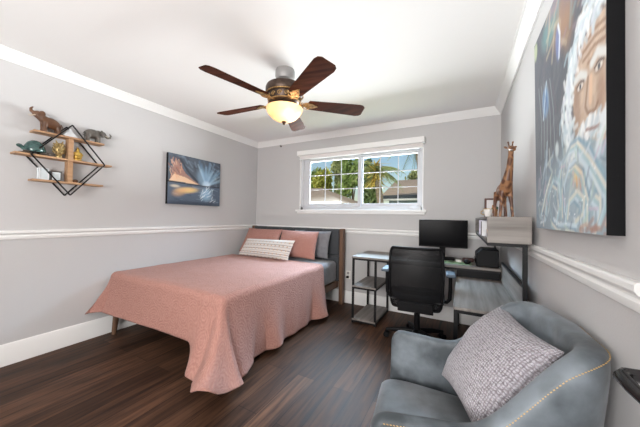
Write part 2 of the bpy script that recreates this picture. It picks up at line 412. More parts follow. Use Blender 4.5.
base = [(0, 0.0), (0.016, 0.0), (0.016, 0.140), (0.012, 0.150), (0.010, 0.160), (0.004, 0.167), (0, 0.167)]
for tname, prof in (('trim_crown', crown), ('trim_rail', rail), ('baseboard', base)):
    moulding(prof, (0.0005, NY, 0), (0.0005, DY, 0), (1, 0, 0), tname + '_left')
    moulding(prof, (0, DY - 0.0005, 0), (WX, DY - 0.0005, 0), (0, -1, 0), tname + '_back')
    y0 = 0.885 if tname == 'trim_rail' else NY
    if tname == 'trim_rail': prof = [(o * 0.6, z + 0.010) for o, z in prof]
    moulding(prof, (WX - 0.0005, y0, 0), (WX - 0.0005, DY, 0), (-1, 0, 0), tname + '_right')

# ---- window
win = struct(MB().box2((wx0, DY + 0.03, wz0), (wx0 + 0.05, DY + 0.11, wz1)).box2((wx1 - 0.035, DY + 0.03, wz0), (wx1, DY + 0.11, wz1))
             .box2((wx0, DY + 0.03, wz0), (wx1, DY + 0.11, wz0 + 0.045)).box2((wx0, DY + 0.03, wz1 - 0.04), (wx1, DY + 0.11, wz1)).build('window_1', M['vinyl'], bevel=0.003))
def sash(x0, x1, y, nm):
    z0, z1 = wz0 + 0.046, wz1 - 0.041; t = 0.045
    s = MB().box2((x0, y, z0), (x0 + t, y + 0.03, z1)).box2((x1 - t, y, z0), (x1, y + 0.03, z1)).box2((x0 + t, y, z0), (x1 - t, y + 0.03, z0 + t)).box2((x0 + t, y, z1 - t), (x1 - t, y + 0.03, z1)).build('window_sash', M['vinyl'], win, bevel=0.003)
    mu = MB()
    for k in (1, 2):
        xx = x0 + t + (x1 - x0 - 2 * t) * k / 3; mu.box((xx, y + 0.012, (z0 + z1) / 2), (0.011, 0.003, z1 - z0 - 2 * t))
        zz = z0 + t + (z1 - z0 - 2 * t) * k / 3; mu.box(((x0 + x1) / 2, y + 0.012, zz), (x1 - x0 - 2 * t, 0.003, 0.011))
    mu.build('window_muntin', M['vinyl'], s)
    MB().box2((x0 + t, y + 0.018, z0 + t), (x1 - t, y + 0.022, z1 - t)).build('window_pane', M['glass'], s)
sash(wx0 + 0.115, 1.865, DY + 0.035, 'l'); sash(1.835, wx1 - 0.036, DY + 0.07, 'r')
MB().box2((wx0 + 0.05, DY + 0.04, wz0 + 0.046), (wx0 + 0.115, DY + 0.10, wz1 - 0.041)).build('window_jamb', M['vinyl'], win, bevel=0.003)
MB().box2((wx0 - 0.055, DY - 0.035, wz0 - 0.03), (wx1 + 0.04, DY + 0.03, wz0)).box2((wx0 - 0.035, DY - 0.018, wz0 - 0.06), (wx1 + 0.02, DY, wz0 - 0.03)).build('window_sill', M['trim'], win, bevel=0.005)
lin = MB().box2((wx0, DY + 0.0, wz0), (wx0 + 0.012, DY + 0.03, wz1)).box2((wx1 - 0.012, DY, wz0), (wx1, DY + 0.03, wz1)); lin.build('window_lining', M['trim'], win)
M['shade'] = mat('white_roller_shade', (0.72, 0.69, 0.67), 0.8, bump=0.05, scale=90)
sh = thing('roller_shade', 'white roller shade raised into its valance above the window', 'window shade', (1.790, DY - 0.05, 2.128))
MB().box2((-0.918, -0.045, 0), (0.918, 0.05, 0.070)).build('valance', M['trim'], sh, bevel=0.004)
MB().box2((-0.895, 0.0, -0.045), (0.895, 0.004, 0.0)).build('shade_cloth', M['shade'], sh)
MB().box2((-0.895, -0.006, -0.058), (0.895, 0.010, -0.045)).build('bottom_bar', M['trim'], sh, bevel=0.003)
# ---- door leaf folded back beside the camera, its lever shows at the picture's edge
door = struct(MB().box2((3.372, NY + 0.002, 0.012), (3.408, 0.565, 2.04)).build('door_1', M['trim'], bevel=0.003))
M['dark_chrome'] = mat('dark_polished_lever', (0.035, 0.034, 0.036), 0.2, 0.85, bump=0.01, scale=30)
LZ = 0.995
MB().cyl((3.3715, 0.505, LZ), (3.360, 0.505, LZ), 0.030, 0.027, 28).build('door_rosette', M['dark_chrome'], door)
MB().tube([(3.362, 0.505, LZ), (3.325, 0.505, LZ), (3.306, 0.502, LZ), (3.298, 0.491, LZ), (3.299, 0.468, LZ - 0.002), (3.305, 0.43, LZ - 0.006), (3.309, 0.385, LZ - 0.010)],
          [0.009, 0.0085, 0.0085, 0.0085, 0.008, 0.0075, 0.007], 14).build('door_lever', M['dark_chrome'], door)
# ---- wall outlet
M['outlet'] = mat('ivory_plastic', (0.72, 0.70, 0.66), 0.45, bump=0.01)
ou = thing('wall_outlet', 'light outlet plate on the back wall between bed and desk', 'outlet', (1.712, DY - 0.001, 0.39))
MB().box2((-0.036, -0.007, -0.058), (0.036, 0, 0.058)).build('cover_plate', M['outlet'], ou, bevel=0.003)
MB().box2((-0.017, -0.010, 0.008), (0.017, -0.006, 0.042)).box2((-0.017, -0.010, -0.042), (0.017, -0.006, -0.008)).build('socket_face', M['silver'], ou, bevel=0.002)
MB().box2((-0.016, -0.046, -0.040), (0.016, -0.0098, -0.012)).build('plug', M['black_plastic'], ou, bevel=0.004)

hk = thing('wall_hook', 'tiny dark hook on the back wall just under the crown moulding', 'hook', (0.50, DY - 0.0005, 2.338))
MB().cyl((0, 0, 0), (0, -0.006, 0), 0.014, seg=16).build('base', M['bronze'] if 'bronze' in M else M['black_metal'], hk)
MB().tube([(0, -0.006, 0), (0, -0.022, -0.004), (0, -0.028, 0.006), (0, -0.026, 0.016)], 0.004, 8).build('prong', M['black_metal'], hk)

# ================================================================== ceiling fan
fan = thing('ceiling_fan', 'ceiling fan with five dark wood blades and a lit amber glass bowl', 'ceiling fan', (1.775, 1.815, H))
MB().lathe([(0, 0), (0.078, 0), (0.082, -0.012), (0.082, -0.060), (0.072, -0.082), (0.045, -0.094), (0, -0.096)]).build('canopy', M['silver'], fan)
MB().cyl((0, 0, -0.09), (0, 0, -0.130), 0.014).build('downrod', M['bronze'], fan)
MB().lathe([(0, -0.118), (0.03, -0.120), (0.07, -0.124), (0.125, -0.132), (0.154, -0.146), (0.161, -0.162), (0.161, -0.200), (0.154, -0.214), (0.140, -0.222), (0.132, -0.276), (0.112, -0.296), (0.07, -0.300), (0, -0.300)], seg=48).build('motor_housing', M['bronze'], fan)
b = MB()
for k in range(15):                                   # scroll band round the lower housing
    a = 2 * PI * k / 15
    pts = []
    for q in range(15):
        t = q / 14 * 2 * PI * 1.25; rr_ = 0.020 * (1 - q / 18)
        aa = a + (rr_ * math.cos(t)) / 0.142
        pts.append((0.140 * math.cos(aa), 0.140 * math.sin(aa), -0.250 + rr_ * math.sin(t)))
    b.tube(pts, 0.0045, 6)
for r_, z_ in ((0.158, -0.216), (0.136, -0.281)):
    b.tube([(r_ * math.cos(2 * PI * k / 48), r_ * math.sin(2 * PI * k / 48), z_) for k in range(48)], 0.005, 6, closed=True)
b.build('scroll_band', M['gold_scroll'], fan)
BZ = -0.280
for k in range(5):
    a = R(-103.5 + 72 * k)
    mt = Matrix.Rotation(a, 3, 'Z'); tilt = Matrix.Rotation(R(-13), 3, 'X')
    def P(x, y, z): return mt @ (tilt @ Vector((x, y, z)) + Vector((0, 0, BZ)))
    out = [(0.210, -0.058), (0.652, -0.080), (0.687, -0.072), (0.706, -0.050), (0.706, 0.050), (0.687, 0.072), (0.652, 0.080), (0.210, 0.058), (0.200, 0.03), (0.200, -0.03)]
    bl = MB().prism(out, 0.0, 0.007, P).build('blade', M['blade'], fan, bevel=0.002)
    ir = MB()
    ir.prism([(0.10, -0.016), (0.17, -0.013), (0.20, -0.038), (0.235, -0.030), (0.275, -0.008), (0.29, 0), (0.275, 0.008), (0.235, 0.030), (0.20, 0.038), (0.17, 0.013), (0.10, 0.016)], -0.008, -0.0005, P)
    for sgn in (-1, 1):
        ir.tube([P(0.19 + 0.028 * math.cos(t), sgn * (0.022 + 0.020 * math.sin(t)), -0.009) for t in [q * 0.42 for q in range(14)]], 0.004, 6)
        ir.tube([P(0.135 + 0.03 * q / 6, sgn * (0.012 + 0.022 * math.sin(q / 6 * PI)), -0.006) for q in range(7)], 0.004, 6)
    ir.build('blade_iron', M['gold_scroll'], fan)
MB().lathe([(0, -0.297), (0.085, -0.298), (0.092, -0.312), (0.120, -0.322), (0.124, -0.332), (0, -0.332)]).build('light_fitter', M['bronze'], fan)
prof = [(0.150, -0.328), (0.153, -0.338), (0.147, -0.356), (0.130, -0.382), (0.104, -0.408), (0.068, -0.428), (0.03, -0.437), (0.0, -0.439)]
MB().lathe(prof, seg=48).build('light_bowl', M['bowl'], fan, solid=0.003)
MB().lathe([(0, -0.434), (0.020, -0.439), (0.022, -0.445), (0.012, -0.452), (0.014, -0.460), (0.009, -0.467), (0, -0.470)], seg=20).build('finial', M['bronze'], fan)
bx, by = 0.062, -0.030
MB().ell((bx, by, -0.375), (0.024, 0.024, 0.028)).build('bulb', M['bulb'], fan)
fl = light('fan_bulb_light', 'POINT', (1.775 + bx, 1.815 + by, H - 0.375), None, 5.0, (1.0, 0.80, 0.60)); fl.data.shadow_soft_size = 0.045

# ================================================================== bed
bed = thing('bed', 'bed frame with charcoal upholstered headboard and brown wooden posts', 'bed', (0.03, 1.30, 0))
BX, BY = 0.03, 1.30
def bb(mb, a, c): return mb.box2(Vector(a) - Vector((BX, BY, 0)), Vector(c) - Vector((BX, BY, 0)))
def rl(p): return Vector(p) - Vector((BX, BY, 0))
for (x0, x1) in ((0.035, 0.085), (1.625, 1.680)):
    b = MB(); bb(b, (x0, 3.345, 0), (x1, 3.425, 1.035)); b.build('headboard_post', M['walnut'], bed, bevel=0.006)
hb = MB(); bb(hb, (0.088, 3.395, 0.30), (1.622, 3.44, 1.03)); hb = hb.build('headboard', M['charcoal'], bed, bevel=0.01)
for k in range(6):                                    # tufted vertical channels, one padded panel each
    x0 = 0.088 + k * (1.534 / 6); x1 = x0 + 1.534 / 6
    for (z0, z1) in ((0.32, 0.66), (0.665, 1.03)):
        q = MB(); bb(q, (x0 + 0.001, 3.335, z0), (x1 - 0.001, 3.394, z1)); q.build('headboard_pad', M['charcoal'], hb, bevel=0.02, bseg=4)
b = MB(); bb(b, (1.588, 1.376, 0.235), (1.617, 3.345, 0.315)); b.build('side_rail', M['walnut'], bed, bevel=0.005)
b = MB(); bb(b, (0.066, 1.376, 0.235), (0.086, 3.345, 0.315)); b.build('side_rail', M['walnut'], bed, bevel=0.005)
b = MB(); bb(b, (0.066, 1.345, 0.235), (1.617, 1.375, 0.315)); b.build('foot_rail', M['walnut'], bed, bevel=0.005)
b = MB(); bb(b, (0.087, 1.38, 0.27), (1.587, 3.34, 0.30)); b.build('slat_base', M['walnut'], bed)
for x in (0.100, 1.585):
    MB().tube([rl((x, 1.380, 0.236)), rl((x - 0.012, 1.362, 0.0))], [0.030, 0.019], 14).build('leg', M['walnut'], bed)
mt_ = MB().box2((0.066, 1.345, 0.317), (1.612, 3.325, 0.60)).build('mattress', M['sheet'], bevel=0.055, bseg=5)
tag(mt_, 'mattress in a grey fitted sheet, bare beside the headboard', 'mattress')

# ---- coverlet
TOP = 0.615; xl, xr, yf, ye = 0.06, 1.618, 1.335, 2.87; RC = 0.05
DSR, DSL, DF = 0.60, 0.22, 0.40
ix0, ix1, iy0 = xl + RC - 0.012, xr - RC + 0.012, yf + RC - 0.012
Wt = ix1 - ix0; Lt = ye - iy0
def cover(u, v):
    a = -DSL + u * (Wt + DSL + DSR); bq = -DF + v * (Lt + DF)
    sa = 0.0
    if a < 0: sa = a
    elif a > Wt: sa = a - Wt
    sb = -bq if bq < 0 else 0.0
    tail = sm((a - (Wt - 0.27)) / 0.17) if sb > 0 else 0.0      # the corner hangs lower than the rest of the foot end
    sb *= 1 + 0.42 * tail
    px = ix0 + min(max(a, 0), Wt); py = iy0 + max(bq, 0)
    d = math.hypot(sa, sb)
    if sa > 0 and sb > 0 and d > 0.60:
        d = 0.60 + (d - 0.60) * 0.12
    wr = 0.004 * mnoise.noise(Vector((a * 3.1, bq * 3.1, 0.3))) + 0.003 * mnoise.noise(Vector((a * 9, bq * 9, 1.3)))
    if d < 1e-6: return (px, py, TOP + wr + 0.006 * math.sin(a / Wt * PI))
    dd = math.hypot(sa, sb); ux, uy = sa / dd, -sb / dd
    arc = RC * PI / 2
    if d < arc:
        ph = d / RC; out = RC * math.sin(ph); z = TOP - RC * (1 - math.cos(ph))
        return (px + ux * out, py + uy * out, z + wr)
    rest = d - arc
    th = math.atan2(sb, abs(sa)) if sa != 0 else PI / 2
    corner = math.sin(2 * th) if (sa != 0 and sb > 0) else 0.0
    g = rest / 0.5
    fl_ = 0.07
    if sa > 0:                                          # right side: folds growing to the hem
        yy = max(bq, 0)
        side = math.cos(th) if sb > 0 else 1.0
        fold = 0.075 * math.sin(yy * 11.0 + 0.6) * math.exp(-yy * 1.3) + 0.034 * math.sin(yy * 14 + 1.0) + 0.015 * math.sin(yy * 23 + 2.0) + 0.03 * math.exp(-((yy - 0.22) / 0.09) ** 2)
        fold += 0.050 * sm((yy - (Lt - 0.30)) / 0.07)          # the last width turns outwards
        fl_ += side * fold * 1.9 * g
    if sb > 0:
        xx = min(max(a, 0), Wt); ft = math.sin(th)
        fl_ += ft * g * (0.06 * math.sin(xx * 4.2 + 0.3) + 0.16 * math.exp(-(xx / 0.28) ** 2) + 0.22 * tail + 0.05)
    if corner > 0:
        fl_ += (0.26 if sa > 0 else 0.34) * corner * (0.6 + 0.5 * g) + 0.07 * math.sin(th * 8.0) * corner * g
    fl_ = max(0.02, min(0.75, fl_))
    out = RC + rest * fl_; z = TOP - RC - rest * math.sqrt(max(0, 1 - fl_ * fl_))
    if z < 0.012:
        out += (0.012 - z) * 0.6; z = 0.012 + 0.004 * (1 + math.sin(a * 30 + bq * 20))
    x = px + ux * out; y = py + uy * out
    return (max(x, 0.022), y, z + wr * 0.5)
b = MB()
b.grid(150, 130, cover, lambda u, v: (u * (Wt + DSL + DSR), v * (Lt + DF)))
cv = b.build('coverlet', M['pink'], solid=0.006, fix=False)
tag(cv, 'salmon pink quilted coverlet draped over the bed', 'coverlet')

# ---- pillows
def pillow(name, c00, c10, c11, c01, thick, material, label, cat='pillow', group=None, sag=0.0, pinch=0.06, uvs=(1, 1), n=26, wav=0.006, seed=0.0):
    """c00..c01 corner points (bottom a, bottom b, top b, top a)"""
    c00, c10, c11, c01 = map(Vector, (c00, c10, c11, c01))
    org = (c00 + c10 + c11 + c01) / 4
    nrm = ((c10 - c00) + (c11 - c01)).cross((c01 - c00) + (c11 - c10)).normalized()
    o = bpy.data.objects.new(name, None) if False else None
    mb = MB()
    def face(sgn):
        def fn(u, v):
            pu = u + 0.0; pv = v
            e = (1 - abs(2 * u - 1) ** 2.6) * (1 - abs(2 * v - 1) ** 2.6)
            # edges drawn in between the corners
            du = pinch * (1 - (2 * v - 1) ** 2) * (0.5 - u) * 2 * abs(2 * u - 1)
            dv = pinch * (1 - (2 * u - 1) ** 2) * (0.5 - v) * 2 * abs(2 * v - 1)
            uu, vv = pu + du * 0.5, pv + dv * 0.5
            p = c00 * (1 - uu) * (1 - vv) + c10 * uu * (1 - vv) + c11 * uu * vv + c01 * (1 - uu) * vv
            h = thick * 0.5 * e ** 0.62
            w_ = wav * mnoise.noise(Vector((u * 3 + seed, v * 3, sgn))) + wav * 0.5 * mnoise.noise(Vector((u * 8 + seed, v * 8, sgn * 2)))
            return p + nrm * sgn * (h + w_ * min(1, e * 3)) - Vector((0, 0, sag * e)) - org
        return fn
    mb.grid(n, n, face(1), lambda u, v: (u * uvs[0], v * uvs[1])); mb.grid(n, n, face(-1), lambda u, v: (u * uvs[0], v * uvs[1]))
    bmesh.ops.remove_doubles(mb.bm, verts=mb.bm.verts[:], dist=0.0004)
    ob = mb.build(name, material, subsurf=1)
    ob.location = org
    return tag(ob, label, cat, group)
pillow('pillow', (0.92, 3.16, 0.635), (1.55, 3.16, 0.635), (1.54, 3.285, 1.005), (0.92, 3.285, 1.005), 0.09, M['sheet'], 'grey pillow behind the pink sham nearer the bedside post', seed=3)
pillow('pillow_sham', (0.06, 3.02, 0.635), (0.79, 3.02, 0.635), (0.765, 3.215, 1.005), (0.085, 3.215, 1.005), 0.15, M['pink_sham'], 'salmon pink sham leaning on the headboard beside the left wall', 'pillow', 'pink shams on the bed', seed=1, uvs=(.7, .4))
pillow('pillow_sham', (0.80, 2.97, 0.635), (1.46, 2.97, 0.635), (1.42, 3.150, 1.000), (0.79, 3.150, 1.005), 0.145, M['pink_sham'], 'salmon pink sham leaning on the grey pillow, away from the wall', 'pillow', 'pink shams on the bed', seed=2, uvs=(.7, .4))
pillow('lumbar_cushion', (0.26, 2.81, 0.632), (1.18, 2.775, 0.632), (1.215, 2.885, 0.885), (0.33, 2.92, 0.865), 0.12, M['striped'], 'long cream striped lumbar cushion in front of the pink shams', 'cushion', seed=5, pinch=0.03)

# ================================================================== desk
desk = thing('corner_desk', 'grey oak L-shaped desk on black metal frame in the corner', 'desk', (2.72, 3.12, 0))
DX_, DY_ = 2.72, 3.12
def D(a, c, mb=None):
    mb = mb or MB(); o = Vector((DX_, DY_, 0)); return mb.box2(Vector(a) - o, Vector(c) - o)
ZT = 0.755
D((2.005, 2.85, ZT - 0.022), (3.435, 3.435, ZT)).build('tabletop', M['desk_x'], desk, bevel=0.003)
fr = D((2.008, 2.86, 0.0), (2.030, 2.882, ZT - 0.0225))
D((2.268, 2.86, 0.0), (2.290, 2.882, ZT - 0.0225), fr); D((2.008, 3.405, 0), (2.030, 3.427, ZT - 0.0225), fr); D((2.268, 3.405, 0), (2.290, 3.427, ZT - 0.0225), fr)
for z in (0.012, 0.385):
    D((2.030, 2.862, z), (2.268, 2.880, z + 0.018), fr); D((2.030, 3.407, z), (2.268, 3.425, z + 0.018), fr)
    D((2.010, 2.882, z), (2.028, 3.405, z + 0.018), fr); D((2.270, 2.882, z), (2.288, 3.405, z + 0.018), fr)
D((2.030, 2.862, ZT - 0.042), (3.43, 2.882, ZT - 0.0225), fr)
D((3.408, 3.405, 0.0), (3.430, 3.427, ZT - 0.0225), fr)
fr.build('side_frame', M['black_metal'], desk)
for z in (0.031, 0.404):
    D((2.012, 2.856, z), (2.287, 3.43, z + 0.018)).build('lower_shelf', M['desk_y'], desk, bevel=0.002)
ZA = 0.648
D((3.070, 1.875, ZA - 0.020), (3.440, 3.40, ZA)).build('return_top', M['desk_y'], desk, bevel=0.003)
f2 = D((3.072, 1.885, 0), (3.094, 1.907, ZA - 0.0205)); D((3.072, 3.37, 0), (3.094, 3.392, ZA - 0.0205), f2)
D((3.414, 1.885, 0), (3.436, 1.907, ZA - 0.0205), f2)
D((3.094, 1.887, ZA - 0.042), (3.414, 1.905, ZA - 0.0205), f2); D((3.074, 1.907, ZA - 0.042), (3.092, 3.37, ZA - 0.0205), f2)
f2.build('return_frame', M['black_metal'], desk)
D((3.425, 1.90, ZA + 0.001), (3.440, 2.848, 0.805)).build('edge_board', M['desk_y'], desk, bevel=0.002)
D((3.424, 1.905, 0.8052), (3.440, 2.85, 0.823)).build('edge_rail', M['black_metal'], desk)
D((3.075, 2.884, ZA + 0.001), (3.42, 2.896, ZT - 0.024)).build('dark_gap_sheet', M['black_plastic'], desk)  # black sheet put in to keep the gap under the tabletop dark
# hutch on posts over the return
ZH0, ZH1 = 1.062, 1.216
hp = D((3.420, 1.866, ZA + 0.001), (3.442, 1.888, ZH0 - 0.0205)); D((3.420, 3.39, ZT + 0.001), (3.442, 3.412, ZH0 - 0.0205), hp)
D((3.250, 1.866, ZH0 - 0.020), (3.442, 1.888, ZH0 - 0.0005), hp); D((3.250, 3.39, ZH0 - 0.020), (3.442, 3.412, ZH0 - 0.0005), hp)
D((3.250, 1.888, ZH0 - 0.020), (3.270, 3.39, ZH0 - 0.0005), hp); D((3.422, 1.888, ZH0 - 0.020), (3.442, 3.39, ZH0 - 0.0005), hp)
hp.build('hutch_frame', M['black_metal'], desk)
hu = D((3.246, 1.862, ZH0), (3.455, 3.42, ZH0 + 0.016)); D((3.246, 1.862, ZH1 - 0.016), (3.455, 3.42, ZH1), hu)
D((3.44, 1.878, ZH0 + 0.016), (3.455, 3.42, ZH1 - 0.016), hu); D((3.246, 3.404, ZH0 + 0.016), (3.44, 3.42, ZH1 - 0.016), hu); D((3.252, 2.62, ZH0 + 0.016), (3.44, 2.636, ZH1 - 0.016), hu)
hu.build('hutch_shelf', M['desk_y'], desk)
D((3.2455, 1.845, ZH0 - 0.0002), (3.456, 1.8615, ZH1 + 0.0005)).build('hutch_end_panel', M['desk_x'], desk, bevel=0.002)

# ---- things on / in the desk
M['screen'] = mat('black_glass_screen', (0.004, 0.004, 0.005), 0.18, bump=0.0, var=(0.006, 0.006, 0.007), scale=2, spec=0.03)
mo = thing('monitor', 'black flat monitor switched off on the desk below the window', 'monitor', (2.925, 3.22, ZT), R(3))
MB().box2((-0.245, -0.012, 0.130), (0.245, 0.028, 0.432)).build('housing', M['black_plastic'], mo, bevel=0.006)
MB().box2((-0.236, -0.0135, 0.146), (0.236, -0.0118, 0.424)).build('screen', M['screen'], mo)
MB().box2((-0.03, 0.028, 0.02), (0.03, 0.048, 0.25)).build('stand_neck', M['black_plastic'], mo, bevel=0.006)
MB().prism([(-0.12, -0.08), (0.12, -0.08), (0.12, 0.06), (0.09, 0.08), (-0.09, 0.08), (-0.12, 0.06)], 0.001, 0.020).build('stand_base', M['black_plastic'], mo, bevel=0.005)
M['green_pad'] = mat('pale_green_mat', (0.22, 0.36, 0.20), 0.8, var=(0.30, 0.44, 0.27), scale=20)
tag(MB().box2((2.93, 2.93, ZT + 0.0005), (3.20, 3.11, ZT + 0.0035)).build('mouse_pad', M['green_pad']), 'pale green mouse pad on the desk before the monitor', 'mouse pad')
ms = thing('computer_mouse', 'small black mouse on the green pad', 'mouse', (3.16, 2.985, ZT + 0.0036), R(15))
MB().ell((0, 0, 0.0225), (0.031, 0.055, 0.022)).build('body', M['black_plastic'], ms); MB().cyl((-0.004, 0.03, 0.039), (0.004, 0.03, 0.039), 0.007, seg=14).build('scroll_wheel', M['silver'], ms)
kb = thing('keyboard', 'black keyboard lying under the monitor', 'keyboard', (2.80, 3.03, ZT))
MB().box2((-0.20, -0.06, 0.001), (0.12, 0.06, 0.018)).build('base', M['black_plastic'], kb, bevel=0.004)
b = MB()
for i in range(4):
    for j in range(14): b.box((-0.185 + j * 0.0223, -0.042 + i * 0.028, 0.0205), (0.018, 0.022, 0.006))
b.build('key_block', M['black_plastic'], kb, bevel=0.002)
M['dark_red'] = mat('dark_red_leather', (0.055, 0.018, 0.016), 0.5, bump=0.1, scale=90)
tag(MB().box2((3.12, 3.13, ZT + 0.001), (3.225, 3.19, ZT + 0.042)).build('glasses_case', M['dark_red'], bevel=0.012, bseg=3), 'small dark red case on the desk right of the monitor', 'case')
M['white_plastic'] = mat('white_plastic', (0.75, 0.75, 0.74), 0.4, bump=0.01)
tag(MB().box2((3.06, 3.07, ZT + 0.001), (3.115, 3.11, ZT + 0.026)).build('sticky_note_dispenser', M['white_plastic'], bevel=0.008, bseg=3), 'little white box on the desk between monitor and red case', 'box')
pr = thing('printer', 'low black printer on the desk under the hutch shelf', 'printer', (3.340, 3.05, ZT))
MB().prism([(-0.105, 0.001), (0.075, 0.001), (0.075, 0.165), (-0.06, 0.165), (-0.105, 0.12)], -0.15, 0.13, lambda x, y, z: (x, z, y)).build('body', M['black_plastic'], pr, bevel=0.008)
MB().box2((-0.112, -0.10, 0.03), (-0.104, 0.10, 0.07)).build('paper_tray', M['screen'], pr, bevel=0.002)
M['paper'] = mat('white_paper', (0.78, 0.78, 0.78), 0.8, var=(0.70, 0.71, 0.74), scale=60)
M['lilac'] = mat('lilac_card', (0.50, 0.47, 0.58), 0.7, var=(0.6, 0.58, 0.66), scale=30)
bk = thing('ring_binder', 'white and lilac binder standing in the hutch next to the partition', 'binder', (3.33, 2.50, ZH0 + 0.0165))
MB().box2((-0.09, -0.03, 0), (0.085, -0.027, 0.115)).box2((-0.09, 0.027, 0), (0.085, 0.03, 0.115)).box2((-0.093, -0.03, 0), (-0.090, 0.03, 0.115)).build('cover', M['lilac'], bk)
MB().box2((-0.0895, -0.0265, 0.003), (0.07, 0.0265, 0.110)).build('paper_block', M['paper'], bk)
for y, h, mm, lab in ((2.30, 0.110, 'paper', 'white paper pad standing in the hutch near its closed end'), (2.395, 0.105, 'black_plastic', 'thin black notebook standing between white pad and binder in the hutch')):
    q = thing('notebook', lab, 'notebook', (3.33, y, ZH0 + 0.0165))
    MB().box2((-0.085, -0.022, 0), (0.085, -0.019, h)).box2((-0.085, 0.019, 0), (0.085, 0.022, h)).box2((0.082, -0.019, 0), (0.085, 0.019, h)).build('cover', M['black_plastic'] if mm == 'black_plastic' else M['paper'], q)
    MB().box2((-0.082, -0.0185, 0.003), (0.0815, 0.0185, h - 0.004)).build('paper_block', M['paper'], q)
tag(MB().box2((3.262, 2.10, ZH0 + 0.0165), (3.40, 2.18, ZH0 + 0.07)).build('tissue_box', M['paper'], bevel=0.004), 'low white carton in the hutch next to the grey end panel', 'box')
# giraffe
def giraffe_material():
    mt = mat('streaked_carved_wood', (0.20, 0.075, 0.028), 0.42); n, l, b_ = nodes_of(mt)
    tc = n.new('ShaderNodeTexCoord'); vo = n.new('ShaderNodeTexVoronoi'); vo.feature = 'DISTANCE_TO_EDGE'; vo.inputs['Scale'].default_value = 26
    mp = n.new('ShaderNodeMapping'); mp.inputs['Scale'].default_value = (1, 1, 0.5); l.new(tc.outputs['Object'], mp.inputs[0]); l.new(mp.outputs[0], vo.inputs[0])
    cr = n.new('ShaderNodeValToRGB'); cr.color_ramp.elements[0].position = 0.04; cr.color_ramp.elements[0].color = (0.26, 0.125, 0.055, 1)
    cr.color_ramp.elements[1].position = 0.16; cr.color_ramp.elements[1].color = (0.085, 0.030, 0.014, 1)
    l.new(vo.outputs['Distance'], cr.inputs[0]); l.new(cr.outputs[0], b_.inputs['Base Color']); return mt
M['giraffe'] = giraffe_material()
gi = thing('giraffe_figurine', 'tall carved wooden giraffe standing on the hutch', 'figurine', (3.365, 2.22, ZH1 + 0.0005), R(12))
g = MB()
g.ell((0, 0.0, 0.185), (0.036, 0.075, 0.052), seg=20, rings=14)
for sx_ in (-1, 1):
    g.tube([(sx_ * 0.022, -0.05, 0.18), (sx_ * 0.030, -0.055, 0.09), (sx_ * 0.036, -0.058, 0.012), (sx_ * 0.036, -0.060, 0.0)], [0.018, 0.010, 0.009, 0.011], 12)
    g.tube([(sx_ * 0.022, 0.05, 0.18), (sx_ * 0.030, 0.062, 0.10), (sx_ * 0.036, 0.055, 0.012), (sx_ * 0.036, 0.054, 0.0)], [0.020, 0.011, 0.009, 0.011], 12)
g.tube([(0, -0.035, 0.19), (0.0, -0.075, 0.255), (0.008, -0.088, 0.33), (0.014, -0.085, 0.41), (0.016, -0.085, 0.455)], [0.044, 0.030, 0.020, 0.016, 0.016], 14)
g.tube([(0.016, -0.075, 0.462), (0.016, -0.105, 0.453), (0.016, -0.135, 0.438)], [0.019, 0.018, 0.011], 12)
gb = g.build('body', M['giraffe'], gi, remesh=0.004)
for sx_ in (-1, 1):
    MB().tube([(0.016 + sx_ * 0.008, -0.078, 0.470), (0.016 + sx_ * 0.013, -0.075, 0.50)], [0.0045, 0.004], 8).ell((0.016 + sx_ * 0.0135, -0.0745, 0.502), (0.006, 0.006, 0.006), seg=8, rings=6).build('horn', M['giraffe'], gi)
    MB().ell((0.016 + sx_ * 0.026, -0.072, 0.468), (0.013, 0.005, 0.007), rotm(0, sx_ * -0.5, 0), 10, 8).build('ear', M['giraffe'], gi)
MB().tube([(0, 0.070, 0.20), (0, 0.088, 0.17), (0, 0.088, 0.12)], [0.005, 0.004, 0.006], 8).build('tail', M['giraffe'], gi)
# frame, cup and carving beside the giraffe
M['frame_brown'] = mat('dark_red_brown_wood', (0.075, 0.028, 0.022), 0.45, var=(0.11, 0.045, 0.035), scale=30)
def photo_material():
    mt = mat('faded_print', (0.55, 0.56, 0.57), 0.5, var=(0.70, 0.66, 0.66), scale=12); return mt
M['photo'] = photo_material()
pf = thing('photo_frame', 'small dark brown photo frame standing on the hutch behind the giraffe', 'picture frame', (3.355, 2.62, ZH1 + 0.0005), R(8))
b = MB(); b.box2((-0.075, -0.009, 0), (-0.062, 0.009, 0.16)).box2((0.062, -0.009, 0), (0.075, 0.009, 0.16)).box2((-0.062, -0.009, 0), (0.062, 0.009, 0.013)).box2((-0.062, -0.009, 0.147), (0.062, 0.009, 0.16))
b.build('frame', M['frame_brown'], pf, bevel=0.002); MB().box2((-0.061, -0.003, 0.0135), (0.061, 0.005, 0.1465)).build('print', M['photo'], pf)
MB().bar((0, 0.009, 0.11), (0, 0.06, 0.004), 0.03, 0.004).build('easel_back', M['frame_brown'], pf)
M['china'] = mat('white_china', (0.76, 0.74, 0.71), 0.25, bump=0.01); M['gold'] = mat('polished_gold', (0.66, 0.44, 0.14), 0.3, 0.9, var=(0.5, 0.3, 0.08), scale=30)
cu = thing('cup', 'white china cup with a golden rim on the hutch edge', 'cup', (3.29, 2.40, ZH1 + 0.0005))
MB().lathe([(0, 0.001), (0.018, 0.001), (0.020, 0.006), (0.028, 0.03), (0.032, 0.062), (0.029, 0.062), (0.025, 0.03), (0.016, 0.009), (0, 0.008)], seg=28).build('bowl', M['china'], cu)
MB().tube([(0.0315 * math.cos(2 * PI * k / 28), 0.0315 * math.sin(2 * PI * k / 28), 0.063) for k in range(28)], 0.0028, 6, closed=True).build('rim', M['gold'], cu)
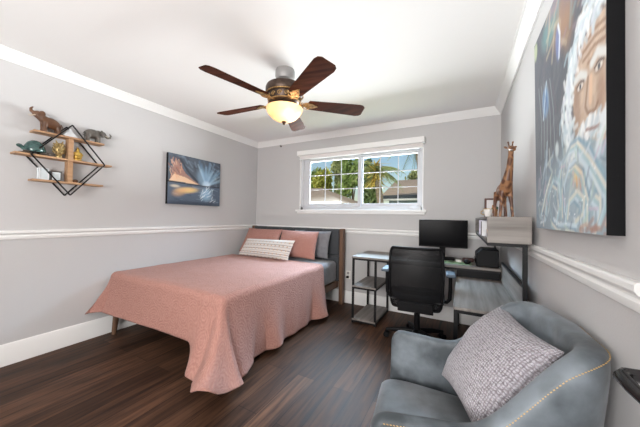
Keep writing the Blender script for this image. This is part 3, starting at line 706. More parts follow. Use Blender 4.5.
MB().tube([(-0.029, 0, 0.05), (-0.045, 0, 0.046), (-0.047, 0, 0.028), (-0.027, 0, 0.018)], 0.0035, 8).build('handle', M['gold'], cu)
M['leaf_dark'] = mat('dark_green_leaf', (0.03, 0.075, 0.045), 0.5, var=(0.05, 0.12, 0.06), scale=20)
M['carved'] = mat('orange_brown_carving', (0.30, 0.13, 0.045), 0.5, var=(0.42, 0.21, 0.08), scale=30)
bd = thing('bird_figurine', 'small carved brown bird between cup and giraffe', 'figurine', (3.335, 2.42, ZH1 + 0.0005), R(-20))
MB().tube([(0.0, 0, 0.0), (0, 0, 0.012), (0, 0, 0.03)], [0.02, 0.018, 0.005], 14).ell((0, 0, 0.055), (0.020, 0.034, 0.024), rotm(0.5, 0, 0)).ell((0, -0.026, 0.084), (0.013, 0.014, 0.013)).tube([(0, 0.02, 0.045), (0, 0.055, 0.022)], [0.012, 0.006], 10).build('body', M['carved'], bd, remesh=0.003)
MB().tube([(0, -0.037, 0.084), (0, -0.054, 0.080)], [0.005, 0.001], 8).build('beak', M['gold'], bd)
MB().ell((0, 0.002, 0.070), (0.023, 0.024, 0.012), rotm(0.5, 0, 0)).build('wing', M['leaf_dark'], bd)

# ================================================================== office chair
oc = thing('office_chair', 'black mesh-back office chair on casters pushed to the desk', 'office chair', (2.735, 2.735, 0), R(4))
SB = 0.47                                              # local: +y faces the desk
for k in range(5):
    a = R(90 + 72 * k + 20); e = Vector((math.cos(a), math.sin(a), 0))
    MB().tube([e * 0.03 + Vector((0, 0, 0.105)), e * 0.17 + Vector((0, 0, 0.095)), e * 0.29 + Vector((0, 0, 0.072))], [0.026, 0.022, 0.016], 12).build('base_spoke', M['black_plastic'], oc)
    cs = MB().cyl(e * 0.29 + Vector((0, 0, 0.045)), e * 0.29 + Vector((0, 0, 0.072)), 0.009, seg=10)
    s = Vector((-e.y, e.x, 0))
    for q in (-1, 1): cs.cyl(e * 0.29 + s * q * 0.006 + Vector((0, 0, 0.027)), e * 0.29 + s * q * 0.026 + Vector((0, 0, 0.027)), 0.0265, seg=18)
    cs.build('caster', M['black_plastic'], oc)
MB().cyl((0, 0, 0.085), (0, 0, 0.13), 0.036).cyl((0, 0, 0.13), (0, 0, 0.27), 0.028).cyl((0, 0, 0.27), (0, 0, 0.40), 0.016).build('gas_column', M['black_plastic'], oc)
MB().box2((-0.10, -0.13, 0.385), (0.10, 0.10, 0.425)).build('tilt_mechanism', M['black_plastic'], oc, bevel=0.01)
MB().cyl((0.10, -0.02, 0.40), (0.20, -0.02, 0.40), 0.007, seg=10).ell((0.215, -0.02, 0.40), (0.022, 0.012, 0.014)).build('tilt_lever', M['black_plastic'], oc)
b = MB()
def seatf(sg):
    def fn(u, v):
        x = (u - .5) * 2; y = (v - .5) * 2
        r = 0.245; f = lambda t, o_: math.copysign(abs(t), t)
        k = 1 - 0.10 * (abs(x) ** 4) * (abs(y) ** 4) * 1.0
        e = (1 - abs(x) ** 6) * (1 - abs(y) ** 6)
        return (x * r * (1 - 0.08 * y * y), y * 0.235 + 0.005, 0.46 + sg * 0.036 * e ** 0.5 - (0.02 * max(0, y) ** 3))
    return fn
b.grid(22, 22, seatf(1)); b.grid(22, 22, seatf(-1)); bmesh.ops.remove_doubles(b.bm, verts=b.bm.verts[:], dist=0.0005)
M['black_cloth'] = mat('black_seat_fabric', (0.014, 0.014, 0.016), 0.9, bump=0.2, scale=200, sheen=0.2)
b.build('seat', M['black_cloth'], oc)
# back: frame tube round a mesh panel, slightly curved
def backp(x, z):                                       # x in -1..1, z in 0..1
    hw = 0.216 + 0.012 * math.sin(z * PI) - 0.008 * (1 - z)
    y = -0.245 - 0.045 * (z - 0.2) + 0.045 * (x * x) - 0.03 * math.sin(z * PI)
    return Vector((x * hw, y, 0.385 + z * 0.545))
loop = []
def rr(x0, x1, z0, z1):
    pts = []; c = 0.10; cz = 0.09
    for (cx, cz_, a0) in ((1 - c, 1 - cz, 0), (-1 + c, 1 - cz, 90), (-1 + c, cz, 180), (1 - c, cz, 270)):
        for k in range(7):
            a = R(a0 + 15 * k); pts.append((cx + c * math.cos(a), cz_ + cz * math.sin(a)))
    full = []
    for (p, q) in zip(pts, pts[1:] + pts[:1]):
        n_ = max(1, int(max(abs(q[0] - p[0]) / 0.15, abs(q[1] - p[1]) / 0.1)))
        for k in range(n_): full.append((p[0] + (q[0] - p[0]) * k / n_, p[1] + (q[1] - p[1]) * k / n_))
    return full
MB().tube([backp(x, z) for x, z in rr(-1, 1, 0, 1)], 0.0125, 10, closed=True).build('back_frame', M['black_plastic'], oc)
b = MB(); b.grid(28, 28, lambda u, v: backp((u - .5) * 1.98, 0.01 + v * 0.98), lambda u, v: (u * 0.46, v * 0.58)); b.build('back_mesh', M['mesh'], oc, fix=False)
MB().tube([backp(-0.93, 0.30) + Vector((0, 0.022, 0)), backp(-0.4, 0.27) + Vector((0, 0.03, 0)), backp(0.4, 0.27) + Vector((0, 0.03, 0)), backp(0.93, 0.30) + Vector((0, 0.022, 0))], 0.020, 10).build('lumbar_bar', M['black_plastic'], oc)
MB().box2((-0.15, -0.262, 0.36), (0.15, -0.225, 0.45)).tube([(0, -0.10, 0.40), (0, -0.20, 0.395), (0, -0.245, 0.42)], 0.024, 12).build('back_support', M['black_plastic'], oc, bevel=0.006)
M['arm_pad'] = mat('blue_grey_arm_pad', (0.10, 0.135, 0.175), 0.6, bump=0.05, scale=60)
for s in (-1, 1):
    am = MB().tube([(s * 0.16, 0.0, 0.415), (s * 0.262, 0.0, 0.42), (s * 0.285, 0.0, 0.45), (s * 0.290, 0.0, 0.55), (s * 0.290, 0.0, 0.672)], [0.016, 0.016, 0.017, 0.017, 0.017], 10).build('arm_post', M['black_plastic'], oc)
    MB().box2((s * 0.290 - 0.040, -0.125, 0.672), (s * 0.290 + 0.040, 0.115, 0.700)).build('arm_pad', M['arm_pad'], oc, bevel=0.012, bseg=3)

# ================================================================== armchair
AC = Vector((3.121, 1.143, 0)); AR = math.atan2(-0.125, -0.992)
ac = thing('armchair', 'grey-blue velvet tub armchair with mustard stitching against the right wall', 'armchair', AC, AR)
HF, HB, FU, BU, CR = 0.315, 0.222, 0.256, -0.280, 0.080     # half width front / back, front, back, corner radius of the shell line (local +x = forward)
def cornerpath():
    """one half (v<0), from the front tip to the middle of the back"""
    P0 = Vector((FU, -HF)); P1 = Vector((BU + 0.02, -HB)); P2 = Vector((BU, 0)); out = []
    d1 = (P1 - P0).normalized(); d2 = Vector((-0.02, HB)).normalized()
    A = P1 - d1 * CR; B = P1 + d2 * CR
    for k in range(12): out.append(P0.lerp(A, k / 12))
    for k in range(11):
        t = k / 10; out.append(A * (1 - t) ** 2 + P1 * 2 * t * (1 - t) + B * t * t)
    for k in range(1, 5): out.append(B.lerp(P2, k / 5))
    return out
half = cornerpath()
line = half + [Vector((BU - 0.004, 0))] + [Vector((p.x, -p.y)) for p in half[::-1]]
path = []
for i, p in enumerate(line):
    t = (line[min(i + 1, len(line) - 1)] - line[max(i - 1, 0)]).normalized()
    path.append((p.x, p.y, (t.y * -1 if False else -t.y * -1 * -1, t.x)) if False else (p.x, p.y, (t.y * -1, t.x)))
# outward normal: left of travel is inside, so flip where needed
path = [(u, v, n_ if (Vector(n_).dot(Vector((u - 0.12, v))) > 0) else (-n_[0], -n_[1])) for u, v, n_ in path]
def hgt(u, v):
    t = sm((0.03 - u) / 0.29)
    h = 0.612 + 0.245 * t
    return h
def section(p, drop=0.0, fwd=0.0, thin=1.0):
    u, v, n_ = p; n_ = Vector((n_[0], n_[1], 0)).normalized(); P0 = Vector((u + fwd, v, 0)); h = hgt(u, v) - drop
    k = sm((0.1 - u) / 0.38)
    lean = 0.002 + 0.026 * k; t = (0.027 + 0.010 * k) * thin
    L = [(-0.03, 0.19), (-0.006, 0.24), (0.022 * thin, 0.40), (lean + t, h - 0.075), (lean + t, h - 0.018), (lean + t * 0.8, h - 0.003), (lean, h + 0.002), (lean - t * 0.8, h - 0.003), (lean - t, h - 0.018), (lean - t * 1.05, h - 0.075), (-0.032 * thin, 0.40), (-0.045, 0.30), (-0.050, 0.19)]
    return [P0 + n_ * o + Vector((0, 0, z)) for o, z in L]
b = MB(); rings = []
secs = []
tips = [(0.055, 0.034, 0.45), (0.040, 0.032, 0.80), (0.016, 0.020, 0.97)]
for d_, f_, t_ in tips: secs.append(section(path[0], d_, f_, t_))
secs += [section(p) for p in path]
for d_, f_, t_ in tips[::-1]: secs.append(section(path[-1], d_, f_, t_))
for q in secs: rings.append([b.bm.verts.new(p) for p in q])
ns = len(rings[0])
for A, B in zip(rings, rings[1:]):
    for k in range(ns): b.bm.faces.new((A[k], A[(k + 1) % ns], B[(k + 1) % ns], B[k]))
b.bm.faces.new(rings[0]); b.bm.faces.new(rings[-1][::-1])
b.build('shell', M['velvet'], ac, subsurf=2)
# seat
def seat_fn(u, v):
    pass
b = MB()
def cush(sg):
    def fn(u, v):
        x = (u - .5) * 2; y = (v - .5) * 2
        e = max(0, (1 - abs(x) ** 8) * (1 - abs(y) ** 8))
        # rounded plan
        cx = 0.065 + x * 0.275; cy = y * (0.232 + 0.040 * x) * (1 - 0.05 * sm((x - 0.4) / 0.6) * abs(y) ** 3)
        top = 0.425 + 0.012 * (1 - y * y) - 0.012 * max(0, x) ** 4
        z = 0.325 + sg * (top - 0.325) * e ** 0.42 if sg > 0 else 0.325 - 0.085 * e ** 0.42
        return (cx, cy, z)
    return fn
b.grid(40, 40, cush(1)); b.grid(40, 40, cush(-1)); bmesh.ops.remove_doubles(b.bm, verts=b.bm.verts[:], dist=0.0006)
b.build('seat', M['velvet_seat'], ac)
MB().prism([(-0.22, -0.17), (0.27, -0.245), (0.27, 0.245), (-0.22, 0.17)], 0.195, 0.245).build('seat_base', M['velvet'], ac, bevel=0.02)
# contrast stitching: short dashes along the outer top edge, one run per arm front and one along the shell
def dashes(pts, out, nm):
    mb = MB(); run = 0.0; on = True; st = pts[0]
    for p, q in zip(pts, pts[1:]):
        mb.tube([p.lerp(q, 0.08) + out, p.lerp(q, 0.62) + out + Vector((0, 0, 0.0012))], 0.0013, 5)
    mb.build(nm, M['thread'], ac)
def dense(pts, step):
    L = [pts[0]]; acc = 0.0
    for p, q in zip(pts, pts[1:]):
        d = (q - p).length; n_ = max(1, round(d / step))
        L += [p.lerp(q, (k + 1) / n_) for k in range(n_)]
    return L
top = []
for p in path:
    S = section(p); n_ = Vector((p[2][0], p[2][1], 0)).normalized()
    top.append(S[5] * 0.35 + S[4] * 0.65 + n_ * 0.0002)
dashes(dense(top, 0.009), Vector((0, 0, 0)), 'stitching')
for u, v in ((0.22, -0.23), (0.22, 0.23), (-0.19, -0.16), (-0.19, 0.16)):
    MB().tube([(u, v, 0.20), (u * 1.12, v * 1.08, 0.0)], [0.022, 0.012], 14).build('leg', M['walnut'], ac)
pillow('scatter_cushion', (3.03, 1.385, 0.460), (3.172, 0.925, 0.525), (3.380, 1.000, 0.825), (3.285, 1.485, 0.812), 0.19, M['chenille'], 'mauve ribbed cushion leaning in the velvet armchair', 'cushion', seed=9, pinch=0.10, n=34, wav=0.010, uvs=(1, 1))

# ================================================================== diamond wall shelf and its ornaments
ws = thing('wall_shelf', 'diamond wall shelf of black wire and pine boards on the left wall', 'shelf', (0.0, 0.985, 1.65))
def WS(a, c, mb=None):
    mb = mb or MB(); o = Vector((0, 0.985, 1.65)); return mb.box2(Vector(a) - o, Vector(c) - o)
WS((0.012, 0.755, 1.838), (0.118, 1.225, 1.853)).build('board', M['shelf_wood'], ws, bevel=0.0015)
WS((0.012, 0.655, 1.642), (0.118, 1.290, 1.657)).build('board', M['shelf_wood'], ws, bevel=0.0015)
WS((0.012, 0.755, 1.445), (0.118, 1.225, 1.460)).build('board', M['shelf_wood'], ws, bevel=0.0015)
for z0, z1 in ((1.4605, 1.6415), (1.6575, 1.8375)):
    WS((0.03, 0.972, z0), (0.10, 1.006, z1)).build('divider', M['shelf_wood'], ws)
dia = [(0, 0.305), (0.243, 0), (0, -0.305), (-0.243, 0)]
for x in (0.008, 0.124):
    b = MB()
    for (p, q) in zip(dia, dia[1:] + dia[:1]): b.bar((x, p[0], p[1]), (x, q[0], q[1]), 0.009, 0.009, up=(1, 0, 0))
    b.build('wire_diamond', M['black_metal'], ws)
for (p, q) in ((-0.243, 0), (0.243, 0)): MB().bar((0.008, p, q), (0.124, p, q), 0.008, 0.008).build('wire_brace', M['black_metal'], ws)
M['brown_stone'] = mat('brown_carved_stone', (0.075, 0.031, 0.014), 0.4, var=(0.16, 0.075, 0.036), scale=18)
M['grey_stone'] = mat('dark_silvery_stone', (0.075, 0.066, 0.058), 0.4, var=(0.16, 0.145, 0.125), scale=25, metal=0.2)
M['ivory'] = mat('ivory_tusk', (0.6, 0.52, 0.4), 0.4, bump=0.01)
def elephant(loc, rz, s, mm, label, raised):
    t = thing('elephant_figurine', label, 'figurine', loc, rz)
    g = MB()
    def V(x, y, z): return Vector((x * s, y * s, z * s))
    sl = 0.30 if raised else 0.0
    g.ell(V(0, 0, 0.50), (0.40 * s, 0.26 * s, 0.27 * s), rotm(0, -sl, 0), 20, 14)
    for (x, y) in ((0.24, 0.13), (0.24, -0.13), (-0.25, 0.13), (-0.25, -0.13)):
        g.tube([V(x, y, 0.45 + (0.1 if raised and x > 0 else 0)), V(x * 1.05, y, 0.2), V(x * 1.05, y, 0.0)], [0.125 * s, 0.095 * s, 0.105 * s], 14)
    hx, hz = (0.46, 0.80) if raised else (0.48, 0.60)
    g.tube([V(0.2, 0, 0.58), V(hx * 0.9, 0, hz - 0.05)], [0.21 * s, 0.17 * s], 14)
    g.ell(V(hx, 0, hz), (0.19 * s, 0.16 * s, 0.19 * s))
    if raised: g.tube([V(hx + 0.12, 0, hz + 0.02), V(hx + 0.24, 0, hz + 0.10), V(hx + 0.25, 0, hz + 0.24), V(hx + 0.16, 0, hz + 0.34)], [0.09 * s, 0.07 * s, 0.055 * s, 0.042 * s], 12)
    else: g.tube([V(hx + 0.12, 0, hz - 0.02), V(hx + 0.27, 0, hz - 0.16), V(hx + 0.40, 0, hz - 0.12), V(hx + 0.44, 0, hz + 0.03), V(hx + 0.36, 0, hz + 0.12)], [0.09 * s, 0.075 * s, 0.062 * s, 0.052 * s, 0.045 * s], 12)
    g.build('body', mm, t, remesh=0.04 * s)
    for q in (-1, 1):
        MB().ell(V(hx - 0.08, q * 0.20, hz), (0.13 * s, 0.035 * s, 0.19 * s), rotm(0.2 * q, 0, -0.45 * q), 14, 10).build('ear', mm, t)
        MB().tube([V(hx + 0.12, q * 0.09, hz - 0.06), V(hx + 0.24, q * 0.10, hz - 0.11), V(hx + 0.32, q * 0.10, hz - 0.06)], [0.026 * s, 0.02 * s, 0.006 * s], 8).build('tusk', M['ivory'], t)
    MB().tube([V(-0.38, 0, 0.55), V(-0.45, 0, 0.42), V(-0.44, 0, 0.30)], [0.025 * s, 0.016 * s, 0.02 * s], 8).build('tail', mm, t)
    return t
elephant((0.066, 0.865, 1.8535), R(-90), 0.168, M['brown_stone'], 'brown carved elephant with raised trunk on the top shelf board', True)
elephant((0.066, 1.150, 1.8535), R(90), 0.158, M['grey_stone'], 'dark grey elephant with curled trunk on the top shelf board', False)
M['white_card'] = mat('white_glazed_tile', (0.72, 0.74, 0.76), 0.3, bump=0.01)
q = thing('tent_card', 'small white triangular ornament in the middle of the top board', 'ornament', (0.066, 0.985, 1.8535))
MB().prism([(-0.055, 0.0005), (0.055, 0.0005), (0.0, 0.075)], -0.02, 0.02, lambda x, y, z: (z, x, y)).build('body', M['white_card'], q, bevel=0.003)
MB().box2((-0.026, -0.06, 0.0), (0.026, 0.06, 0.004)).build('foot', M['black_metal'], q)
# turtle
M['teal'] = mat('teal_glaze', (0.012, 0.035, 0.036), 0.15, var=(0.085, 0.17, 0.155), scale=30)
M['teal_dark'] = mat('dark_bronze_glaze', (0.035, 0.032, 0.028), 0.35, var=(0.10, 0.08, 0.06), scale=30)
tu = thing('turtle_figurine', 'glossy teal turtle at the wall-edge end of the middle board', 'figurine', (0.066, 0.775, 1.6575), R(-90))
tu['label'] = 'glossy teal and bronze turtle on the middle shelf board'
g = MB()
for i in range(13):
    pass
MB().lathe([(0.0, 0.115), (0.022, 0.111), (0.044, 0.094), (0.060, 0.064), (0.066, 0.034), (0.060, 0.018), (0, 0.014)], seg=28).build('shell', M['teal'], tu)
MB().tube([(0.050, 0, 0.030), (0.070, 0, 0.046), (0.080, 0, 0.054)], [0.015, 0.013, 0.015], 12).ell((0.084, 0, 0.056), (0.018, 0.015, 0.014)).build('head', M['teal'], tu)
for (x, y, r_) in ((0.045, 0.04, 0.6), (0.045, -0.04, -0.6), (-0.042, 0.042, 2.4), (-0.042, -0.042, -2.4)):
    MB().ell((x * 1.15, y * 1.15, 0.012), (0.034, 0.015, 0.0115), rotm(0, 0, r_)).build('flipper', M['teal_dark'], tu)
MB().tube([(-0.064, 0, 0.018), (-0.088, 0, 0.012)], [0.008, 0.002], 8).build('tail', M['teal_dark'], tu)
# gold pinecone owl
M['dull_gold'] = mat('dull_gold_metal', (0.30, 0.21, 0.085), 0.4, 0.7, var=(0.55, 0.42, 0.20), scale=50)
ow = thing('owl_figurine', 'spiky dull gold owl left of the shelf divider', 'figurine', (0.066, 0.920, 1.6575), 0)
MB().lathe([(0, 0.0005), (0.024, 0.0005), (0.026, 0.012), (0.016, 0.02), (0.030, 0.045), (0.036, 0.075), (0.030, 0.105), (0.018, 0.125), (0, 0.132)], seg=24).build('body', M['dull_gold'], ow)
b = MB()
for i in range(5):
    for k in range(9):
        a = 2 * PI * (k + 0.5 * (i % 2)) / 9; z = 0.045 + 0.017 * i; r0 = 0.030 - 0.003 * abs(i - 1.5)
        e = Vector((math.cos(a), math.sin(a), 0)); b.tube([e * r0 + Vector((0, 0, z)), e * (r0 + 0.016) + Vector((0, 0, z + 0.010))], [0.008, 0.002], 6)
b.build('feathers', M['dull_gold'], ow)
for s in (-1, 1): MB().tube([(0.008, s * 0.014, 0.12), (0.010, s * 0.024, 0.150)], [0.009, 0.002], 8).build('ear_tuft', M['dull_gold'], ow)
# gold seated figure
M['bright_gold'] = mat('bright_gold_paint', (0.50, 0.31, 0.06), 0.32, 0.75, var=(0.68, 0.46, 0.12), scale=40)
bu = thing('seated_figurine', 'small bright gold seated figure right of the shelf divider', 'figurine', (0.066, 1.045, 1.6575), 0)
MB().lathe([(0, 0.0005), (0.030, 0.0005), (0.032, 0.010), (0.026, 0.016), (0, 0.018)], seg=24).build('pedestal', M['bright_gold'], bu)
g = MB(); g.ell((0, 0, 0.032), (0.028, 0.034, 0.018)).ell((0, 0, 0.062), (0.021, 0.025, 0.030)).ell((0.002, 0, 0.100), (0.014, 0.014, 0.017)).ell((0.0, 0, 0.118), (0.007, 0.007, 0.008))
for s in (-1, 1): g.tube([(0.0, s * 0.022, 0.076), (0.012, s * 0.030, 0.052), (0.024, s * 0.014, 0.042)], [0.009, 0.008, 0.007], 8)
g.build('body', M['bright_gold'], bu, remesh=0.003)
# two little glass cubes and a pebble on the lower board
M['pale_glass'] = mat('pale_blue_glass', (0.55, 0.64, 0.68), 0.12, var=(0.72, 0.76, 0.78), scale=18)
M['pewter'] = mat('pewter_edge', (0.16, 0.15, 0.14), 0.35, 0.7, bump=0.01)
for (y, wdt, lab) in ((0.828, 0.060, 'taller pale glass candle block at the outer end of the bottom board'), (0.902, 0.068, 'wider pale glass candle block with dark edges near the divider')):
    q = thing('glass_block', lab, 'ornament', (0.066, y, 1.4605), 0)
    h = 0.098 if y < 0.85 else 0.080
    MB().box2((-0.024, -wdt / 2 + 0.004, 0.004), (0.024, wdt / 2 - 0.004, h - 0.004)).build('glass', M['pale_glass'], q, bevel=0.003)
    b = MB()
    for s in (-1, 1):
        for x in (-0.024, 0.024): b.box((x, s * (wdt / 2 - 0.004), h / 2), (0.007, 0.007, h))
        b.box((0, s * (wdt / 2 - 0.004), h - 0.0035), (0.05, 0.007, 0.007)); b.box((0.024 * s, 0, h - 0.0035), (0.007, wdt - 0.008, 0.007)); b.box((0.024 * s, 0, 0.0035), (0.007, wdt - 0.008, 0.007))
    b.build('edge_frame', M['white_card'] if y < 0.85 else M['pewter'], q)
q = MB().ell((0, 0, 0), (0.016, 0.020, 0.016)).build('pebble', M['brown_stone']); q.location = (0.07, 1.035, 1.4605 + 0.0155)
tag(q, 'tiny brown pebble on the bottom shelf board', 'pebble')

# ================================================================== paintings
def paint_mesh(name, nu, nv, posfn, img, parent, gain=1.25, lift=0.0):
    """canvas grid whose artwork is a per-vertex colour attribute read by the material"""
    me = bpy.data.meshes.new(name)
    V = [posfn(i / (nu - 1), j / (nv - 1)) for j in range(nv) for i in range(nu)]
    Fc = [(j * nu + i, j * nu + i + 1, (j + 1) * nu + i + 1, (j + 1) * nu + i) for j in range(nv - 1) for i in range(nu - 1)]
    me.from_pydata(V, [], Fc)
    at = me.color_attributes.new('artwork', 'FLOAT_COLOR', 'POINT')
    flat = np.ones((nu * nv, 4), np.float32); flat[:, :3] = np.clip(img.reshape(-1, 3) * gain + lift, 0, 0.9); at.data.foreach_set('color', flat.ravel())
    o = bpy.data.objects.new(name, me); col.objects.link(o); o.parent = parent
    mt = mat(name + '_paint', (0.5, 0.5, 0.5), 0.6, bump=0.25, scale=70, spec=0.3); n, l, b_ = nodes_of(mt)
    ca = n.new('ShaderNodeVertexColor'); ca.layer_name = 'artwork'; l.new(ca.outputs[0], b_.inputs['Base Color'])
    me.materials.append(mt); return o
def srgb(r, g, b_):
    c = np.array([r, g, b_]) / 255.0
    return np.where(c <= 0.04045, c / 12.92, ((c + 0.055) / 1.055) ** 2.4)
class Art:
    def __init__(s, nu, nv, asp):
        s.asp = asp; u = np.linspace(0, 1, nu); v = np.linspace(0, 1, nv); s.U, s.V = np.meshgrid(u, v); s.X = s.U * asp; s.Y = s.V
        s.c = np.zeros((nv, nu, 3)); s.rng = np.random.default_rng(4)
    def fill(s, c): s.c[:] = srgb(*c)
    def mix(s, a, c):
        a = np.clip(a, 0, 1)[..., None]; s.c = s.c * (1 - a) + srgb(*c) * a
    def blob(s, p, rx, ry, c, a=1.0, ang=0.0, hard=2.0):
        dx = s.X - p[0] * s.asp; dy = s.Y - p[1]; ca, sa_ = math.cos(ang), math.sin(ang)
        x = (dx * ca + dy * sa_) / rx; y = (-dx * sa_ + dy * ca) / ry
        s.mix(a * np.exp(-((x * x + y * y) ** hard)), c)
    def stroke(s, pts, wd, c, a=1.0):
        P = [np.array([p[0] * s.asp, p[1]]) for p in pts]; d = np.full(s.X.shape, 9.0)
        for A, B in zip(P, P[1:]):
            ab = B - A; L = max(1e-9, ab @ ab); t = np.clip(((s.X - A[0]) * ab[0] + (s.Y - A[1]) * ab[1]) / L, 0, 1)
            d = np.minimum(d, np.hypot(s.X - A[0] - t * ab[0], s.Y - A[1] - t * ab[1]))
        s.mix(a * np.exp(-(d / wd) ** 4), c)
    def poly(s, pts, c, a=1.0):
        ins = np.zeros(s.X.shape, bool); n_ = len(pts)
        for i in range(n_):
            x0, y0 = pts[i][0] * s.asp, pts[i][1]; x1, y1 = pts[(i + 1) % n_][0] * s.asp, pts[(i + 1) % n_][1]
            cond = (y0 > s.Y) != (y1 > s.Y)
            xs = (x1 - x0) * (s.Y - y0) / (y1 - y0 + 1e-12) + x0
            ins ^= cond & (s.X < xs)
        s.mix(ins * a, c)
    def smear(s, n_, box, L, wd, cols, ang, spread, a=0.5):
        for _ in range(n_):
            x = s.rng.uniform(box[0], box[2]); y = s.rng.uniform(box[1], box[3]); t = ang + s.rng.normal() * spread; l_ = L * s.rng.uniform(.5, 1.3)
            c = cols[s.rng.integers(len(cols))]
            s.stroke([(x, y), (x + l_ * math.cos(t) / s.asp, y + l_ * math.sin(t))], wd, c, a)

# ---- big portrait canvas on the right wall
A = Art(150, 180, 0.81)
A.fill((74, 78, 86))
A.smear(60, (0, 0.3, 0.55, 1), 0.12, 0.014, [(62, 66, 76), (88, 92, 98), (70, 76, 88), (84, 80, 88)], 1.2, 0.5)
A.blob((0.35, 0.92), 0.13, 0.08, (92, 132, 132), 0.8); A.blob((0.58, 0.86), 0.14, 0.10, (150, 116, 92), 0.8, 0.5); A.blob((0.42, 0.98), 0.12, 0.05, (126, 108, 118), 0.7)
A.blob((0.70, 0.90), 0.12, 0.08, (122, 104, 104), 0.7); A.blob((0.85, 0.88), 0.2, 0.1, (86, 84, 98), 0.8); A.blob((0.62, 0.78), 0.06, 0.10, (142, 110, 84), 0.6)
A.smear(40, (0.25, 0.72, 0.8, 1.0), 0.12, 0.012, [(150, 128, 108), (108, 140, 140), (136, 116, 126), (176, 160, 136)], 0.6, 0.5, 0.4)
A.blob((0.25, 0.60), 0.055, 0.075, (104, 138, 172), 0.9, 0.2, 3); A.blob((0.25, 0.60), 0.03, 0.05, (52, 78, 124), 0.8, 0.2); A.stroke([(0.20, 0.53), (0.27, 0.69)], 0.008, (176, 196, 208), 0.8)
A.blob((0.483, 0.775), 0.03, 0.075, (92, 108, 152), 0.9, 0.1, 3); A.stroke([(0.50, 0.71), (0.515, 0.80), (0.49, 0.85)], 0.009, (206, 214, 222), 0.8)
A.blob((0.032, 0.949), 0.035, 0.05, (160, 170, 136), 0.9, 0, 3); A.blob((0.456, 0.332), 0.024, 0.035, (186, 196, 196), 0.9, 0, 3)
for k in range(5): A.stroke([(0.10 + 0.06 * k, 0.72 - 0.01 * k), (0.16 + 0.06 * k, 0.52), (0.14 + 0.07 * k, 0.34)], 0.005, (134, 140, 144), 0.6)
A.blob((0.30, 0.10), 0.45, 0.19, (136, 152, 164), 0.85); A.blob((0.80, 0.12), 0.36, 0.24, (150, 168, 178), 0.9)
face = [(0.719, 0.355), (0.690, 0.45), (0.707, 0.54), (0.751, 0.60), (0.812, 0.635), (0.902, 0.640), (1.0, 0.63), (1.0, 0.266), (0.934, 0.270), (0.85, 0.300), (0.773, 0.330)]
A.poly(face, (176, 156, 138))
A.smear(60, (0.70, 0.30, 1.0, 0.64), 0.05, 0.011, [(188, 164, 142), (168, 140, 118), (154, 130, 112), (198, 176, 154)], 1.0, 0.6, 0.4)
A.blob((0.73, 0.43), 0.035, 0.12, (134, 106, 88), 0.7); A.blob((0.96, 0.41), 0.03, 0.08, (140, 108, 88), 0.6)
for w_ in ([(0.80, 0.560), (0.91, 0.566), (1.0, 0.548)], [(0.80, 0.588), (0.91, 0.592), (1.0, 0.575)], [(0.85, 0.535), (0.92, 0.538), (1.0, 0.522)], [(0.84, 0.612), (0.92, 0.614), (1.0, 0.60)]):
    A.stroke(w_, 0.006, (128, 96, 76), 0.8)
A.stroke([(0.715, 0.525), (0.772, 0.528), (0.825, 0.505)], 0.016, (198, 200, 198), 0.95); A.stroke([(0.885, 0.520), (0.934, 0.535), (1.0, 0.508)], 0.016, (200, 202, 200), 0.95)
for ex, ey in ((0.772, 0.487), (0.945, 0.487)):
    A.blob((ex, ey), 0.034, 0.019, (120, 92, 78), 0.8, 0, 3); A.blob((ex, ey), 0.025, 0.011, (214, 210, 202), 0.9, 0, 3); A.blob((ex, ey), 0.010, 0.011, (46, 50, 58), 1.0, 0, 3); A.stroke([(ex - 0.04, ey + 0.008), (ex, ey + 0.018), (ex + 0.04, ey + 0.006)], 0.004, (70, 54, 48), 0.9)
A.stroke([(0.85, 0.49), (0.835, 0.44), (0.822, 0.405), (0.845, 0.378), (0.91, 0.368), (0.934, 0.385)], 0.007, (120, 88, 68), 0.8); A.stroke([(0.875, 0.48), (0.872, 0.41)], 0.014, (208, 176, 146), 0.7)
A.smear(50, (0.76, 0.335, 1.0, 0.365), 0.045, 0.008, [(206, 210, 212), (176, 186, 192), (220, 222, 222)], -1.9, 0.35, 0.8)
A.stroke([(0.83, 0.328), (0.90, 0.318), (0.97, 0.312)], 0.006, (124, 82, 72), 0.8)
# white hair
for base_, nn, Ln in (([(1.0, 0.660), (0.90, 0.690), (0.80, 0.690), (0.72, 0.655), (0.665, 0.60), (0.63, 0.54), (0.61, 0.47), (0.60, 0.40), (0.63, 0.33), (0.66, 0.27)], 210, 0.06),):
    for _ in range(nn):
        t = A.rng.uniform(0, len(base_) - 1.001); i = int(t); f = t - i
        x = base_[i][0] * (1 - f) + base_[i + 1][0] * f; y = base_[i][1] * (1 - f) + base_[i + 1][1] * f
        ox, oy = A.rng.normal() * 0.03, A.rng.normal() * 0.024
        dx, dy = base_[i + 1][0] - base_[i][0], base_[i + 1][1] - base_[i][1]; aa = math.atan2(dy, dx * 0.81) + A.rng.normal() * 0.6
        c = [(206, 214, 216), (178, 192, 198), (222, 226, 226), (150, 172, 182), (190, 196, 206)][A.rng.integers(5)]
        x += ox; y += oy
        A.stroke([(x, y), (x + Ln * 0.5 * math.cos(aa), y + Ln * 0.5 * math.sin(aa)), (x + Ln * math.cos(aa + 0.5), y + Ln * math.sin(aa + 0.5))], 0.0095, c, 0.6)
